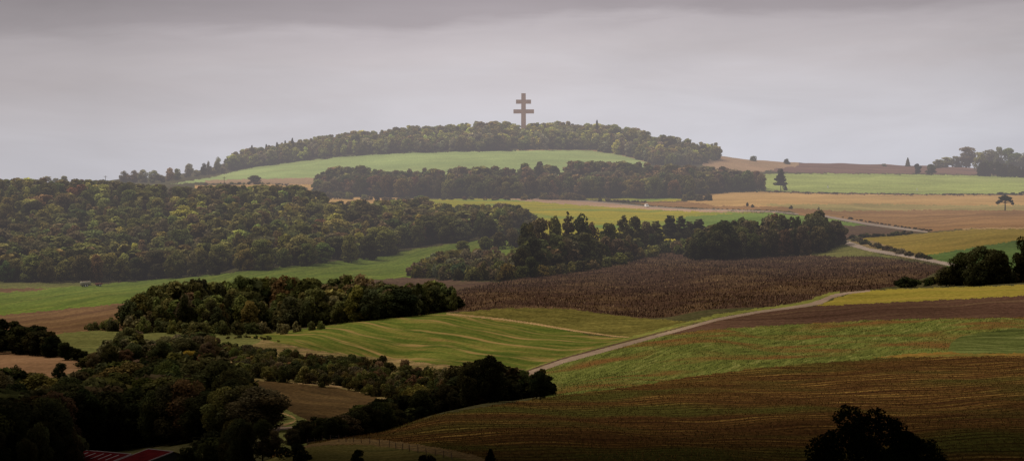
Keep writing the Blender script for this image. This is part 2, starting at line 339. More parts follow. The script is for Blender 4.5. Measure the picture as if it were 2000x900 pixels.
field('clover_field', [(1858,668),(1880,655),(1930,647),(1980,641),(2100,636),(2100,689),(1940,690),(1850,688)], m_dgreen, 900, 1300)
field('rusty_margin', [(1700,698),(1740,694),(1800,688),(1856,687),(1900,690),(2100,688),(2100,693),(1850,696)], m_rust, 900, 1300)
field('ploughed_field', tall_top[3:]+[(2100,573),(2000,577),(1850,585),(1700,592),(1600,597),(1520,601),(1450,613),(1390,628),(1330,645)], m_purple, 1130, 1470)
field('mustard_field', [(1590,598),(1615,590),(1640,579),(1680,569),(1750,564),(2100,553),(2100,573),(2000,577),(1850,585),(1700,592)], m_yel, 1300, 1600)
field('verge', ribbon([(1020,728),(1100,700),(1200,671),(1300,643),(1400,617),(1480,604),(1540,597),(1580,590),(1605,579),(1640,571)], [10,9,9,9,7,5,6,8,9,5]), m_verge, 1000, 1600)
field('ditch', ribbon([(1010,731),(1060,713),(1100,699.5),(1200,672.5),(1300,646),(1370,627)], [2.5,3,3,2.6,2,1]), m_wedge, 900, 1620)
field('road', ribbon([(1000,741),(1020,733),(1060,719),(1100,705),(1200,678),(1300,651),(1400,623.5),(1480,609),(1540,601),(1580,595),(1605,588.5),(1625,578.5),(1655,572),(1700,567.5)], [8,8.5,8.5,8.5,7.5,6,5,4.5,4.5,6,10,7,4,2.5]), m_track, 900, 1620)
field('valley_field', [(440,735),(480,741),(560,746),(660,757),(735,772),(740,792),(690,815),(600,850),(500,840),(480,780)], m_valley, 840, 1200)
field('valley_grass', [(515,805),(540,797),(560,800),(600,820),(600,850),(600,880),(520,880)], m_dull, 640, 1100)
field('path', ribbon([(536,803),(552,806),(566,811),(578,818),(574,823),(560,828),(546,831),(538,833)], [2,2,3,5,3,3.5,3.5,3]), m_drygr, 640, 1150)
field('lane', ribbon([(480,846),(525,840),(545,837),(570,834)], [6,7,7,5]), m_track, 640, 1150)
field('tan_field', [(-300,690),(0,686),(60,688),(100,692),(160,706),(170,722),(100,738),(0,735),(-300,730)], m_tan, 1000, 1400)
field('knoll_grass', [(300,960),(400,905),(500,884),(560,876),(640,868),(720,868),(800,874),(860,884),(920,896),(960,905),(960,1300),(300,1300)], m_knoll, 200, 700)
field('dry_grass_bank', [(500,884),(540,874),(600,864),(640,856),(700,856),(740,858),(800,864),(870,875),(930,889),(960,900),(920,898),(860,888),(800,878),(740,870),(700,867),(640,868),(560,878)], m_bank, 440, 700)
# beyond the tree line
field('rape_field', [(780,395),(830,390),(900,388),(1000,388),(1060,391),(1200,402),(1350,412),(1500,416),(1560,424),(1560,470),(1100,476),(1045,462),(1020,430),(860,412)], m_yg, 2060, 2860)
field('fresh_green_field', [(1320,425),(1400,419),(1510,415),(1640,430),(1640,470),(1320,470)], m_green2, 2060, 2700)
field('pink_field', [(985,389),(1050,386),(1100,389.5),(1150,393),(1200,397),(1260,403),(1340,408.5),(1500,413),(1540,414),(1400,414.5),(1300,410.5),(1200,405),(1100,398.5),(1040,393)], m_pink, 2400, 2880)
field('orange_field', [(1230,396),(1330,393),(1420,397),(1500,402),(1600,408),(1640,414),(1540,412),(1400,408),(1280,402)], m_brownR, 2300, 2880)
field('thin_yellow_field', [(1135,383),(1180,381),(1330,388),(1332,392),(1260,394),(1150,390)], m_yg, 2500, 2950)
field('small_tan_field', [(590,383),(740,384),(830,388),(760,397),(700,400),(600,402)], m_orange, 2450, 2950)
field('stubble_field', [(1385,377),(1500,374),(1600,377.5),(1800,380),(2200,380),(2200,412),(1400,402),(1340,393)], m_orange, 2350, 2990)
field('greening_stubble_field', [(1470,398),(1560,399),(1700,398),(1850,401),(2200,400),(2200,413),(1850,411),(1640,412),(1560,407)], m_orangeg, 2200, 2990)
field('rust_stubble_field', [(1540,411),(1640,412),(1850,410),(2200,412),(2200,442),(1900,445),(1820,452),(1740,443),(1640,426),(1560,420)], m_brownR, 2050, 2700)
field('chalk_edge', [(1880,446),(1960,444),(2060,444),(2200,446),(2000,446.5),(1880,447.5)], m_drygr, 1950, 2300)
field('green_corner', [(1630,430),(1660,434),(1700,442),(1660,443),(1630,442)], m_green2, 2000, 2500)
field('dark_fallow_field', [(1630,440),(1700,441),(1800,453),(1720,462),(1680,465),(1630,473)], m_wedge, 1950, 2400)
field('second_mustard_field', [(1670,470),(1690,464),(1800,456),(1900,447.5),(2200,446),(2200,466),(2000,468),(1900,483),(1820,500),(1780,497),(1730,482)], m_mustard2, 1750, 2250)
field('clover_slope', [(1800,500),(1880,487),(2000,467),(2200,462),(2200,540),(1860,530),(1840,512)], m_clover2, 1600, 2150)
field('track_verge', [(1655,468),(1700,470),(1740,482),(1790,496),(1840,510),(1780,505),(1700,489)], m_scrub, 1700, 2250)
field('upper_road', ribbon([(1600,420),(1640,427.5),(1690,436.5),(1760,446),(1812,453)], [3,4,4.5,4.5,2.5]), m_asph, 2000, 2500)
field('lower_road', ribbon([(1625,474),(1645,471),(1660,476),(1700,488),(1780,501),(1850,515),(1900,526)], [4,8,9,6,6,6,6]), m_asph, 1600, 2250)
field('far_road', ribbon([(1045,386.5),(1100,389.5),(1150,393),(1200,397),(1260,403),(1340,408.5),(1420,410),(1510,413),(1560,418)], [1.2,1.6,2,2.2,2.6,2.4,2,1.8,1.6]), m_asph, 2200, 2900)
field('far_green_field', [(1440,345),(1500,340),(1600,339),(1800,341),(1900,343),(2200,348),(2200,378),(1800,379),(1600,376),(1500,372),(1430,374)], m_far, 2900, 3700)
field('hedge_bank', [(1490,372),(1600,375.5),(1800,378.5),(2200,378),(2200,381),(1800,381),(1600,378.5),(1490,375)], m_wedge, 2850, 3200)
field('far_ploughed_field', [(1500,335),(1530,325),(1560,318),(1700,318),(1850,318),(2200,326),(2200,345),(1900,341),(1800,339),(1600,338)], m_farbrown, 3300, 4250)
field('far_slope', [(1370,322),(1400,300),(1450,300),(1560,312),(1560,324),(1520,329),(1480,337),(1440,345)], m_farorange, 3200, 3900)
field('hill_field', [(330,360),(420,345),(450,337),(500,326),(600,313),(700,303),(800,298),(900,296),(1000,294.5),(1100,292),(1150,293),(1200,299),(1270,318),(1270,352),(600,352),(480,350)], m_hill, 2950, 3560)
field('chalk_margin', ribbon([(1010,293.5),(1080,292.5),(1150,292.8),(1200,299),(1240,309),(1262,316)], [1.5,1.8,2.2,2.5,2.5,2]), m_drygr, 3200, 3560)
field('pink_strip', [(400,352),(480,350),(620,347),(640,360),(480,359),(400,358)], m_farorange, 2850, 3300)
field('orange_strip', [(380,362),(480,360),(640,360),(640,372),(380,374)], m_orange, 2560, 3060)

def inside(P, X, Y):
    r = np.zeros(X.shape, bool); n = len(P)
    for i in range(n):
        x0, y0 = P[i]; x1, y1 = P[(i+1) % n]
        if y0 == y1: continue
        c = ((y0 > Y) != (y1 > Y)) & (X < (x1-x0)*(Y-y0)/(y1-y0)+x0); r ^= c
    return r

nr, nc = ZG.shape
Uc = np.broadcast_to(((UC[:-1]+UC[1:])/2)[None, :], (nr-1, nc-1)); Dc = np.broadcast_to(((ROWS[:-1]+ROWS[1:])/2)[:, None], (nr-1, nc-1))
Vc = (VG[:-1, :-1]+VG[1:, 1:]+VG[1:, :-1]+VG[:-1, 1:])/4
wob = .7*np.sin(Uc*.21+Dc*.05)+.5*np.sin(Uc*.083+1+Dc*.11)+.35*np.sin(Uc*.61)
Vt = Vc + wob*.9 + np.random.default_rng(3).uniform(-.7, .7, Uc.shape)*np.clip((Uc > -60)*1.0, 0, 1)
LAB = np.zeros(Uc.shape, np.int32)
for k, (nm, P, d0, d1, mt) in enumerate(FIELDS):
    xs = [p[0] for p in P]; ys = [p[1] for p in P]
    i0, i1 = np.searchsorted(ROWS, [d0, d1]); j0, j1 = np.searchsorted(UC, [min(xs), max(xs)])
    sl = (slice(max(i0-1, 0), i1), slice(max(j0-1, 0), j1+1))
    road = nm in ('road', 'ditch', 'upper_road', 'lower_road', 'far_road', 'path', 'lane', 'field_edge', 'chalk_margin')
    ins = inside(P, Uc[sl], (Vc if road else Vt)[sl])
    LAB[sl][ins] = k+1
VERT = np.stack([WX, WY, ZG], -1).reshape(-1, 3)
ii, jj = np.meshgrid(np.arange(nr-1), np.arange(nc-1), indexing='ij')
QALL = np.stack([ii*nc+jj, ii*nc+jj+1, (ii+1)*nc+jj+1, (ii+1)*nc+jj], -1).reshape(-1, 4)
LF = LAB.ravel()
for k in range(len(FIELDS)+1):
    q = QALL[LF == k]
    if len(q) == 0: print('EMPTY FIELD', FIELDS[k-1][0]); continue
    idx, inv = np.unique(q, return_inverse=True)
    nm, mt = ('ground', m_ground) if k == 0 else (FIELDS[k-1][0], FIELDS[k-1][4])
    o = part(nm, quad_mesh(nm, VERT[idx], inv.reshape(-1, 4), [mt], smooth=True)); o['kind'] = 'structure'

# ------------------------------------------------------------------ foliage prototypes
def leaf_quads(P, Nn, size, rg, flat=.55):
    """one bent leaf-clump quad at each P, facing roughly along Nn"""
    n = len(P); N2 = Nn + rg.normal(0, flat, (n, 3)); N2 /= np.linalg.norm(N2, axis=1)[:, None]+1e-9
    A = np.cross(N2, rg.normal(0, 1, (n, 3))); A /= np.linalg.norm(A, axis=1)[:, None]+1e-9; B = np.cross(N2, A)
    s = (size*rg.uniform(.55, 1.35, n))[:, None]; r = rg.uniform(.5, 1.0, n)[:, None]
    V = np.stack([P-A*s, P-B*s*r+N2*s*.15, P+A*s*rg.uniform(.7, 1.1, n)[:, None], P+B*s*r-N2*s*.15], 1).reshape(-1, 3)
    return V, np.arange(4*n).reshape(-1, 4)

def crown_broad(seed, W, H, base, nlobe, nleaf, leaf, ragged=.12):
    """crown of width W and overall tree height H, foliage starting at height `base`; irregular lobes of leaf clumps"""
    rg = np.random.default_rng(seed); ch = H-base; c = []
    while len(c) < nlobe:
        zz = rg.uniform(-1, 1); rm = math.sqrt(1-max(0, zz)**2.2) if zz > 0 else 1-.22*zz*zz
        a = rg.uniform(0, 6.283); q = rm*math.sqrt(rg.uniform(.12, 1)); c.append((math.cos(a)*q, math.sin(a)*q, zz))
    c = np.array(c); wz = 1.0
    LR = rg.uniform(.24, .42, nlobe)*(W/2)
    cen = np.stack([c[:, 0]*(W/2-LR*.8), c[:, 1]*(W/2-LR*.8), base+ch/2+c[:, 2]*(ch/2-LR*.75)], 1)
    w = LR**2; w /= w.sum(); li = rg.choice(nlobe, nleaf, p=w)
    d = rg.normal(0, 1, (nleaf, 3)); d[:, 2] += .25; d /= np.linalg.norm(d, axis=1)[:, None]
    rad = LR[li]*(1-np.abs(rg.normal(0, ragged, nleaf)))*rg.uniform(.85, 1.12, nleaf)
    P = cen[li]+d*rad[:, None]
    V, Q = leaf_quads(P, d, np.full(nleaf, leaf), rg)
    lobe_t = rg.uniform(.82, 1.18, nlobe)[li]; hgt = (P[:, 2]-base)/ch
    t = lobe_t*rg.uniform(.7, 1.3, nleaf)*(.45+.75*np.clip(hgt, 0, 1))  # crown shading painted into the tint: low leaves darker, top leaves brighter
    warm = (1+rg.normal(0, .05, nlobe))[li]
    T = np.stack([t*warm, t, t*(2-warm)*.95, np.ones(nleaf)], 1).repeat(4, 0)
    return V, Q, T

def crown_pine(seed, W, H, base, ntier, nleaf, leaf, flat=.35, top=.35):
    """tiers of flat needle pads on level limbs"""
    rg = np.random.default_rng(seed); pads = []
    for k in range(ntier):
        f = k/(ntier-1); z = base+(H-base)*f; rr = W/2*((1-f)**.6*(1-top)+top)*rg.uniform(.75, 1.1)
        for q in range(rg.integers(4, 7)):
            a = rg.uniform(0, 6.28); r = rr*rg.uniform(.3, .8)
            pads.append((math.cos(a)*r, math.sin(a)*r, z+rg.normal(0, .5), rr*rg.uniform(.38, .62)))
    pads = np.array(pads); w = pads[:, 3]**2; w /= w.sum(); li = rg.choice(len(pads), nleaf, p=w)
    d = rg.normal(0, 1, (nleaf, 3)); d /= np.linalg.norm(d, axis=1)[:, None]
    P = pads[li, :3]+d*(pads[li, 3]*rg.uniform(.6, 1.1, nleaf))[:, None]*np.array([1, 1, flat])
    V, Q = leaf_quads(P, d, np.full(nleaf, leaf), rg, .7)
    t = rg.uniform(.7, 1.3, len(pads))[li]*rg.uniform(.7, 1.3, nleaf)
    T = np.stack([t, t, t, np.ones(nleaf)], 1).repeat(4, 0)
    return V, Q, T

def crown_spruce(seed, W, H, base, nleaf, leaf):
    rg = np.random.default_rng(seed); f = rg.uniform(0, 1, nleaf)**1.4; z = base+(H-base)*f
    tier = .78+.3*np.abs(np.sin(f*26)); rr = W/2*(1-f)**.8*tier*rg.uniform(.55, 1.05, nleaf)+.15
    a = rg.uniform(0, 6.28, nleaf); P = np.stack([np.cos(a)*rr, np.sin(a)*rr, z-rr*.2], 1)
    d = np.stack([np.cos(a), np.sin(a), np.full(nleaf, .3)], 1)
    V, Q = leaf_quads(P, d, np.full(nleaf, leaf), rg, .5)
    t = rg.uniform(.6, 1.3, nleaf); T = np.stack([t, t, t, np.ones(nleaf)], 1).repeat(4, 0)
    return V, Q, T

def trunk_mb(seed, H, W, base, r0, bend=.4):
    rg = np.random.default_rng(seed+99); mb = MB()
    n = 6; top = base+(H-base)*.72
    pts = [(rg.normal(0, bend)*i/n, rg.normal(0, bend)*i/n, top*i/n) for i in range(n+1)]
    pts[0] = (0, 0, -.6); mb.tube(pts, [r0*(1.25 if i == 0 else 1-.75*i/n) for i in range(n+1)], 7)
    for k in range(6):
        f = rg.uniform(.45, .95); j = int(f*n); p = Vector(pts[j]); a = rg.uniform(0, 6.28); l = W*rg.uniform(.22, .4)
        q = p+Vector((math.cos(a)*l*.5, math.sin(a)*l*.5, l*.35)); e = p+Vector((math.cos(a)*l, math.sin(a)*l, l*.9))
        if e.z > H*.93: e.z = H*.93
        mb.tube([p, q, e], [r0*.42, r0*.28, r0*.1], 5)
    return mb

def merge_proto(V, Q, T, mb):
    """crown quads + trunk (triangulated caps dropped) as arrays; trunk faces use material 1"""
    tv = np.array(mb.v); tq = np.array([f for f in mb.f if len(f) == 4])
    VV = np.concatenate([V, tv]); QQ = np.concatenate([Q, tq+len(V)])
    TT = np.concatenate([T, np.ones((len(tv), 4))]); MI = np.concatenate([np.zeros(len(Q), int), np.ones(len(tq), int)])
    return VV, QQ, TT, MI

# prototypes are built at real size (broadleaf 16 m tall, 11.5 m wide), scaled per tree
PW, PH = 11.5, 16.0
def pbroad(seed, n, leaf, nl=26, base=2.6, W=PW, H=PH):
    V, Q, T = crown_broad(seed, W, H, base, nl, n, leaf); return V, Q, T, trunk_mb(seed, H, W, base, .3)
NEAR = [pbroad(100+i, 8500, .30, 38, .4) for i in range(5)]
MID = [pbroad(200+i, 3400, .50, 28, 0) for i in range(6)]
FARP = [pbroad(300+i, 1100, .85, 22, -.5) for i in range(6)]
BUSHH, BUSHW = 5.0, 7.0
def pbush(seed, n, leaf, nl=14):
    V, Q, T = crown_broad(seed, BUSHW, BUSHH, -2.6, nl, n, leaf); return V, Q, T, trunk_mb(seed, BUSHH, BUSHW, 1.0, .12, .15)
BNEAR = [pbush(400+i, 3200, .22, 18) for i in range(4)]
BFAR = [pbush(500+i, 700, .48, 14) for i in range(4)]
PINEW, PINEH = 9.0, 18.0
def ppine(seed, n, leaf, base=5.5):
    V, Q, T = crown_pine(seed, PINEW, PINEH, base, 11, n, leaf, .5); return V, Q, T, trunk_mb(seed, PINEH, PINEW*.5, 5, .28, .25)
PINE = [ppine(600+i, 3600, .5, [4, 6, 3, 7][i]) for i in range(4)]
def pspruce(seed, n, leaf):
    V, Q, T = crown_spruce(seed, 6.5, 18, .8, n, leaf); return V, Q, T, trunk_mb(seed, 16, .6, 12, .2, .05)
SPRU = [pspruce(700+i, 1800, .5) for i in range(3)]

CACHE = {}
def proto_meshes(setname, i, split):
    key = (setname, i, split)
    if key not in CACHE:
        V, Q, T, mb = {'near': NEAR, 'mid': MID, 'far': FARP, 'bnear': BNEAR, 'bfar': BFAR, 'pine': PINE, 'spruce': SPRU}[setname][i]
        if split:
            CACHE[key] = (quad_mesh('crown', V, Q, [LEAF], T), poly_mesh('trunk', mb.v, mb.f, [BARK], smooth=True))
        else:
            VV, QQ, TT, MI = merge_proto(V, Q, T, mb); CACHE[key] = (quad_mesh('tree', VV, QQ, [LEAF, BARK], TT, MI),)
    return CACHE[key]
NPROTO = {'near': 5, 'mid': 6, 'far': 6, 'bnear': 4, 'bfar': 4, 'pine': 4, 'spruce': 3}
PDIM = {'near': (PW, PH), 'mid': (PW, PH), 'far': (PW, PH), 'bnear': (BUSHW, BUSHH), 'bfar': (BUSHW, BUSHH), 'pine': (PINEW, PINEH), 'spruce': (6.5, 18)}

PAL = {  # leaf albedo and the word for it
 'dark':   ((.030,.030,.014), 'dark green'),
 'black':  ((.015,.016,.008), 'very dark green'),
 'green':  ((.048,.048,.019), 'mid green'),
 'olive':  ((.075,.070,.026), 'olive green'),
 'lime':   ((.125,.125,.038), 'yellow-green'),
 'rust':   ((.070,.043,.026), 'rusty red-brown'),
 'brown':  ((.058,.046,.028), 'brownish'),
 'gold':   ((.17,.12,.03), 'golden yellow'),
 'grey':   ((.080,.074,.050), 'greyish green'),
 'straw':  ((.11,.08,.05), 'straw-coloured'),
}
SKYL = [(1832,311,26),(1848,307,30),(1866,305,22),(1888,287,44),(1912,296,30),(1934,293,44),(1951,287,22),(1972,290,46),(2000,299,44),(2030,303,44)]
TREES = []   # dicts
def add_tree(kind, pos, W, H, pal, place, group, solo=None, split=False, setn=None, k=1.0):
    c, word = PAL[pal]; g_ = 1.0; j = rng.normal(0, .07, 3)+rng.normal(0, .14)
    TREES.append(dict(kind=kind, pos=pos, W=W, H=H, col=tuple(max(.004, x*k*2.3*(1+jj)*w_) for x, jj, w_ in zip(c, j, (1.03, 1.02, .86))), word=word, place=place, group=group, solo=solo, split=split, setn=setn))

def sil(poly, u): return float(np.interp(u, [p[0] for p in poly], [p[1] for p in poly]))

def wood(place, group, front, top, depth, spacing, Hr, pals, dmin, dmax, aspect=.72, kind='tree', fixD=None, k=1.0, fill=.93, setn=None, jit=.42, fr_low=0.0, front_off=0.0):
    """front: photo rows where the front edge stands; top: rows of the skyline of the wood; depth: metres (number or [(u, m)])"""
    u0, u1 = front[0][0], front[-1][0]
    names = [p for p, w in pals]; ws = np.array([w for p, w in pals], float); ws /= ws.sum()
    Dm = lookup((u0+u1)/2, sil(front, (u0+u1)/2), dmin, dmax)
    du = spacing*F/Dm; nu = max(1, int((u1-u0)/du)); row = 0
    for a in range(nu+1):
        ub = u0+(a+.5)*(u1-u0)/(nu+1)
        Df = (sil(fixD, ub) if isinstance(fixD, list) else fixD) if fixD else lookup(ub, sil(front, ub), dmin, dmax)
        dep = depth if not isinstance(depth, list) else sil(depth, ub)
        nd = max(1, int(round(dep/spacing)))
        for b in range(nd):
            u = ub+rng.uniform(-jit, jit)*du; D = Df+front_off+(b+.5*(a % 2)+rng.uniform(-jit, jit))*spacing
            p = at(u, D); vg = V0-p.z*F/D; vt = sil(top, u)
            hmax = (vg-vt)*D/F
            h = rng.uniform(*Hr); pal = names[rng.choice(len(names), p=ws)]
            if b >= nd-2 or nd == 1:                       # skyline trees meet the skyline of the wood
                h = hmax*rng.uniform(fill-.07, 1.03)
                if h > Hr[1]*1.35: h = Hr[1]*rng.uniform(1.1, 1.35)
            h = min(h, hmax*1.03)
            if b == 0 and fr_low: h *= rng.uniform(1-fr_low, 1)
            if h < Hr[0]*.35: continue
            W = max(h*aspect, Hr[0]*aspect*.8)*float(np.clip(rng.lognormal(0, .26), .6, 1.6))
            rowword = 'front row' if b == 0 else ('back row' if b >= nd-2 else 'middle')
            third = ['left third', 'centre', 'right third'][min(2, int(3*(u-u0)/(u1-u0+1e-6)))] if u1-u0 > 120 else ''
            add_tree(kind, p, W, h, pal, (place, rowword, third), group, k=k, setn=setn)
            if b >= nd-2 and nd > 2 and rng.random() < .75:
                u2 = min(u+du*.5, u1); D2 = D+rng.uniform(-2, 4); p2 = at(u2, D2); h2 = (V0-p2.z*F/D2-sil(top, u2))*D2/F*rng.uniform(.88, 1.0)
                if Hr[0]*.4 < h2 < Hr[1]*1.3: add_tree(kind, p2, max(h2, Hr[0])*aspect*.9, h2, names[rng.choice(len(names), p=ws)], (place, rowword, third), group, k=k, setn=setn)

# --- the woods ------------------------------------------------------------------
wood('the wood on the left slope', 'trees of the wood on the left slope',
     [(-150,570),(0,550),(100,552),(200,551),(280,546),(400,538),(500,528),(620,516),(700,507),(780,491),(850,478),(900,473),(960,467),(1010,456),(1042,440)],
     [(-150,352),(0,351),(60,349),(120,352),(190,351),(240,357),(300,362),(380,367),(430,362),(480,364),(540,360),(600,366),(628,378),(640,396),(700,392),(760,394),(800,388),(830,386),(850,398),(900,402),(960,401),(1000,397),(1030,412),(1045,425)],
     [(-150,450),(0,450),(250,440),(500,430),(620,400),(700,370),(850,300),(950,200),(1042,90)], 11.5, (10, 17),
     [('green',5),('olive',4.5),('dark',2.5),('lime',.8),('brown',3),('rust',.5)], 1800, 2450, aspect=1.0, k=1.1)
wood('the wood below the hill', 'trees of the wood below the hill',
     [(616,386),(700,386),(900,388),(1000,388),(1100,387),(1250,388),(1330,388),(1400,377),(1480,374)],
     [(608,350),(625,334),(650,325),(700,324),(740,329),(780,331),(850,330),(900,326),(950,325),(1000,322),(1050,318),(1100,314),(1150,313),(1200,315),(1250,318),(1300,320),(1350,324),(1400,326),(1440,331),(1480,336),(1490,350)],
     [(616,110),(1300,170),(1400,120),(1480,60)], 10.5, (12, 18),
     [('dark',4),('green',3),('brown',4),('rust',1.5),('olive',1.5)], 2750, 3000, aspect=.85, k=1.1)
wood('the wood around the cross on the hilltop', 'trees of the hilltop wood',
     [(440,334),(500,326),(600,313),(700,303),(800,298),(900,296),(1000,294),(1100,291.5),(1150,293),(1200,300),(1250,313),(1290,322),(1340,322),(1405,312)],
     [(440,312),(455,299),(480,292),(500,287),(540,283),(560,278),(640,263),(700,256),(740,256),(800,245),(850,245),(900,241),(950,236),(1005,238),(1014,252),(1031,252),(1038,240),(1090,237),(1130,241),(1200,244),(1260,252),(1300,261),(1340,267),(1348,280),(1380,278),(1398,279),(1408,296)],
     [(440,60),(560,120),(700,130),(1150,130),(1300,110),(1405,60)], 9.5, (10, 15),
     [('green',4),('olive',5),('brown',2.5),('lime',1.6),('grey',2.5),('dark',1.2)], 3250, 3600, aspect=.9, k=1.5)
wood('the dark copse behind the striped green field', 'trees of the copse behind the striped field',
     [(235,645),(350,648),(480,650),(560,644),(650,633),(750,622),(850,612),(893,607)],
     [(228,618),(250,590),(262,580),(285,568),(300,556),(330,549),(380,548),(430,545),(500,535),(560,536),(610,543),(650,540),(700,535),(712,540),(722,553),(760,553),(800,556),(850,549),(875,556),(896,580)],
     [(235,30),(400,75),(700,75),(893,35)], 8.5, (11, 17),
     [('dark',5),('green',5),('brown',1.8),('olive',1.2),('rust',.15),('black',1)], 1440, 1640, aspect=.72, k=.88, fr_low=.35)
wood('the right end of the dark copse', 'small dense trees at the right end of the dark copse',
     [(700,628),(800,617),(893,606)], [(695,560),(720,556),(760,556),(800,558),(850,551),(875,558),(896,582)],
     24, 7, (10, 14), [('black',3),('dark',5)], 1440, 1640, aspect=.8, k=1.0)
wood('the low left end of the dark copse', 'bushes around the foot of the dark copse',
     [(155,643),(200,644),(300,648),(420,652),(560,650),(640,640)], [(150,638),(170,632),(205,622),(240,612),(300,622),(400,625),(560,628),(640,625)],
     12, 6, (3, 6), [('dark',3),('green',4),('olive',2),('brown',2)], 1400, 1600, aspect=1.25, kind='bush', front_off=-9)
# middle tree line above the sunflower field
wood('the grey-green bushes above the fallow strip', 'round bushes left of the tall middle trees',
     [(803,542),(850,545),(900,548),(980,549),(1040,540)], [(798,528),(815,512),(840,500),(865,489),(900,478),(930,471),(960,468),(1000,462),(1040,462)],
     115, 7, (5, 9), [('grey',5),('olive',4),('green',3),('brown',2)], 1700, 2050, aspect=1.15, kind='bush', k=.85)
wood('the middle trees above the sunflower field', 'trees of the middle belt above the sunflower field',
     [(1010,545),(1060,536),(1100,531),(1150,524),(1200,514),(1240,505),(1290,492),(1340,490)],
     [(1005,478),(1020,452),(1040,446),(1080,450),(1110,462),(1140,450),(1168,474),(1185,458),(1205,470),(1240,452),(1280,454),(1300,468),(1340,466)],
     34, 8.5, (9, 15), [('dark',5),('green',3),('brown',4)], 1800, 2150, aspect=.75, k=.95)
for i, (u, vb, vt, w, kd) in enumerate([(1030,536,433,44,'mid'),(1057,530,424,50,'mid'),(1084,526,422,34,'mid'),(1111,520,420,28,'pine'),(1139,520,417,50,'mid'),(1156,516,434,30,'mid'),
      (1187,512,431,38,'mid'),(1217,506,422,28,'pine'),(1240,500,423,42,'mid'),(1262,496,428,34,'mid'),(1280,492,432,30,'pine')]):
    D_ = lookup(u, vb, 1800, 2200); p_ = at(u, D_); s_ = D_/F
    add_tree('tree', p_, w*s_, (V0-p_.z/s_-vt-2)*s_, ['dark','brown','green','brown'][i % 4], None, None, solo='tall dark tree, %s from the left of eleven in the middle belt' % ['first','second','third','fourth','fifth','sixth','seventh','eighth','ninth','tenth','eleventh'][i], split=True, setn=kd, k=.9)
    if kd != 'mid': TREES[-1]['W'] *= 1.2
    TREES[-1]['W'] *= 1.12
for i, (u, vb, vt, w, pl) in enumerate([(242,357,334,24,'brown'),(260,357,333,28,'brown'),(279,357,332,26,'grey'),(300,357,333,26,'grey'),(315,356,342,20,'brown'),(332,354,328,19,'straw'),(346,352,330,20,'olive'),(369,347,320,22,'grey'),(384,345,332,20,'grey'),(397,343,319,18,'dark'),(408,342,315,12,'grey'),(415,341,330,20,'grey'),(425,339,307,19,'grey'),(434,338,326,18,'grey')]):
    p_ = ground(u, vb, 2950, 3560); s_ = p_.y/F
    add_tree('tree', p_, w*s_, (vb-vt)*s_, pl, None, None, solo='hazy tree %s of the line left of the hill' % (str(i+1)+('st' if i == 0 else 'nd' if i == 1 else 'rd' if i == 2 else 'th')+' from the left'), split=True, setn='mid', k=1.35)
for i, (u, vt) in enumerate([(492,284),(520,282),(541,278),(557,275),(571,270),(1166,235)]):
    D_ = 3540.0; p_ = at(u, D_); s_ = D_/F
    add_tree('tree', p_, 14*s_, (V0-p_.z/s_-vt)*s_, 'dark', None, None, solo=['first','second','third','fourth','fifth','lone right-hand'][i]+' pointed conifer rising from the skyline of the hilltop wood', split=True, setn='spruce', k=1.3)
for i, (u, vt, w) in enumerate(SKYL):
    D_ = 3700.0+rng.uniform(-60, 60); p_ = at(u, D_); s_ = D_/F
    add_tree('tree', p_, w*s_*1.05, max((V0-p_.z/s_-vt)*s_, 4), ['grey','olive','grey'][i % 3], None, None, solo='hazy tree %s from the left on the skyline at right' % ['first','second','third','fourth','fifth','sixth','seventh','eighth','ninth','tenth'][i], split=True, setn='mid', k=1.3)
for i, (u, vb, vt, w) in enumerate([(1309,480,424,32),(1331,480,424,27),(1347,478,434,24),(1364,480,430,32),(1388,478,441,30)]):
    D_ = lookup(u, vb, 1900, 2300); p_ = at(u, D_); s_ = D_/F
    add_tree('tree', p_, w*s_, (V0-p_.z/s_-vt)*s_, 'dark', None, None, solo='%s pine from the left of five against the green field' % ['first','second','middle','fourth','last'][i], split=True, setn='pine', k=.9); TREES[-1]['W'] *= 1.3
wood('the foot of the tall middle trees', 'low bushes along the top of the sunflower field',
     [(1040,541),(1100,533),(1150,527),(1200,517),(1250,505),(1300,490),(1340,497)], [(1040,520),(1100,512),(1150,505),(1200,495),(1250,482),(1300,470),(1345,462)],
     14, 6, (4, 7), [('olive',3),('green',4),('brown',2)], 1800, 2150, aspect=1.3, kind='bush', front_off=-6)
wood('the block of trees beside the road bend', 'trees of the block beside the road bend',
     [(1345,508),(1400,508),(1450,505),(1500,502),(1560,500),(1610,492),(1636,478)],
     [(1338,470),(1360,446),(1400,441),(1425,430),(1445,427),(1475,430),(1500,424),(1512,417),(1530,421),(1560,419),(1580,424),(1600,412),(1618,408),(1632,420),(1642,455)],
     45, 8, (13, 21), [('dark',5),('black',1.5),('green',3),('brown',3)], 1850, 2150, aspect=.7, k=.95, fr_low=.3)
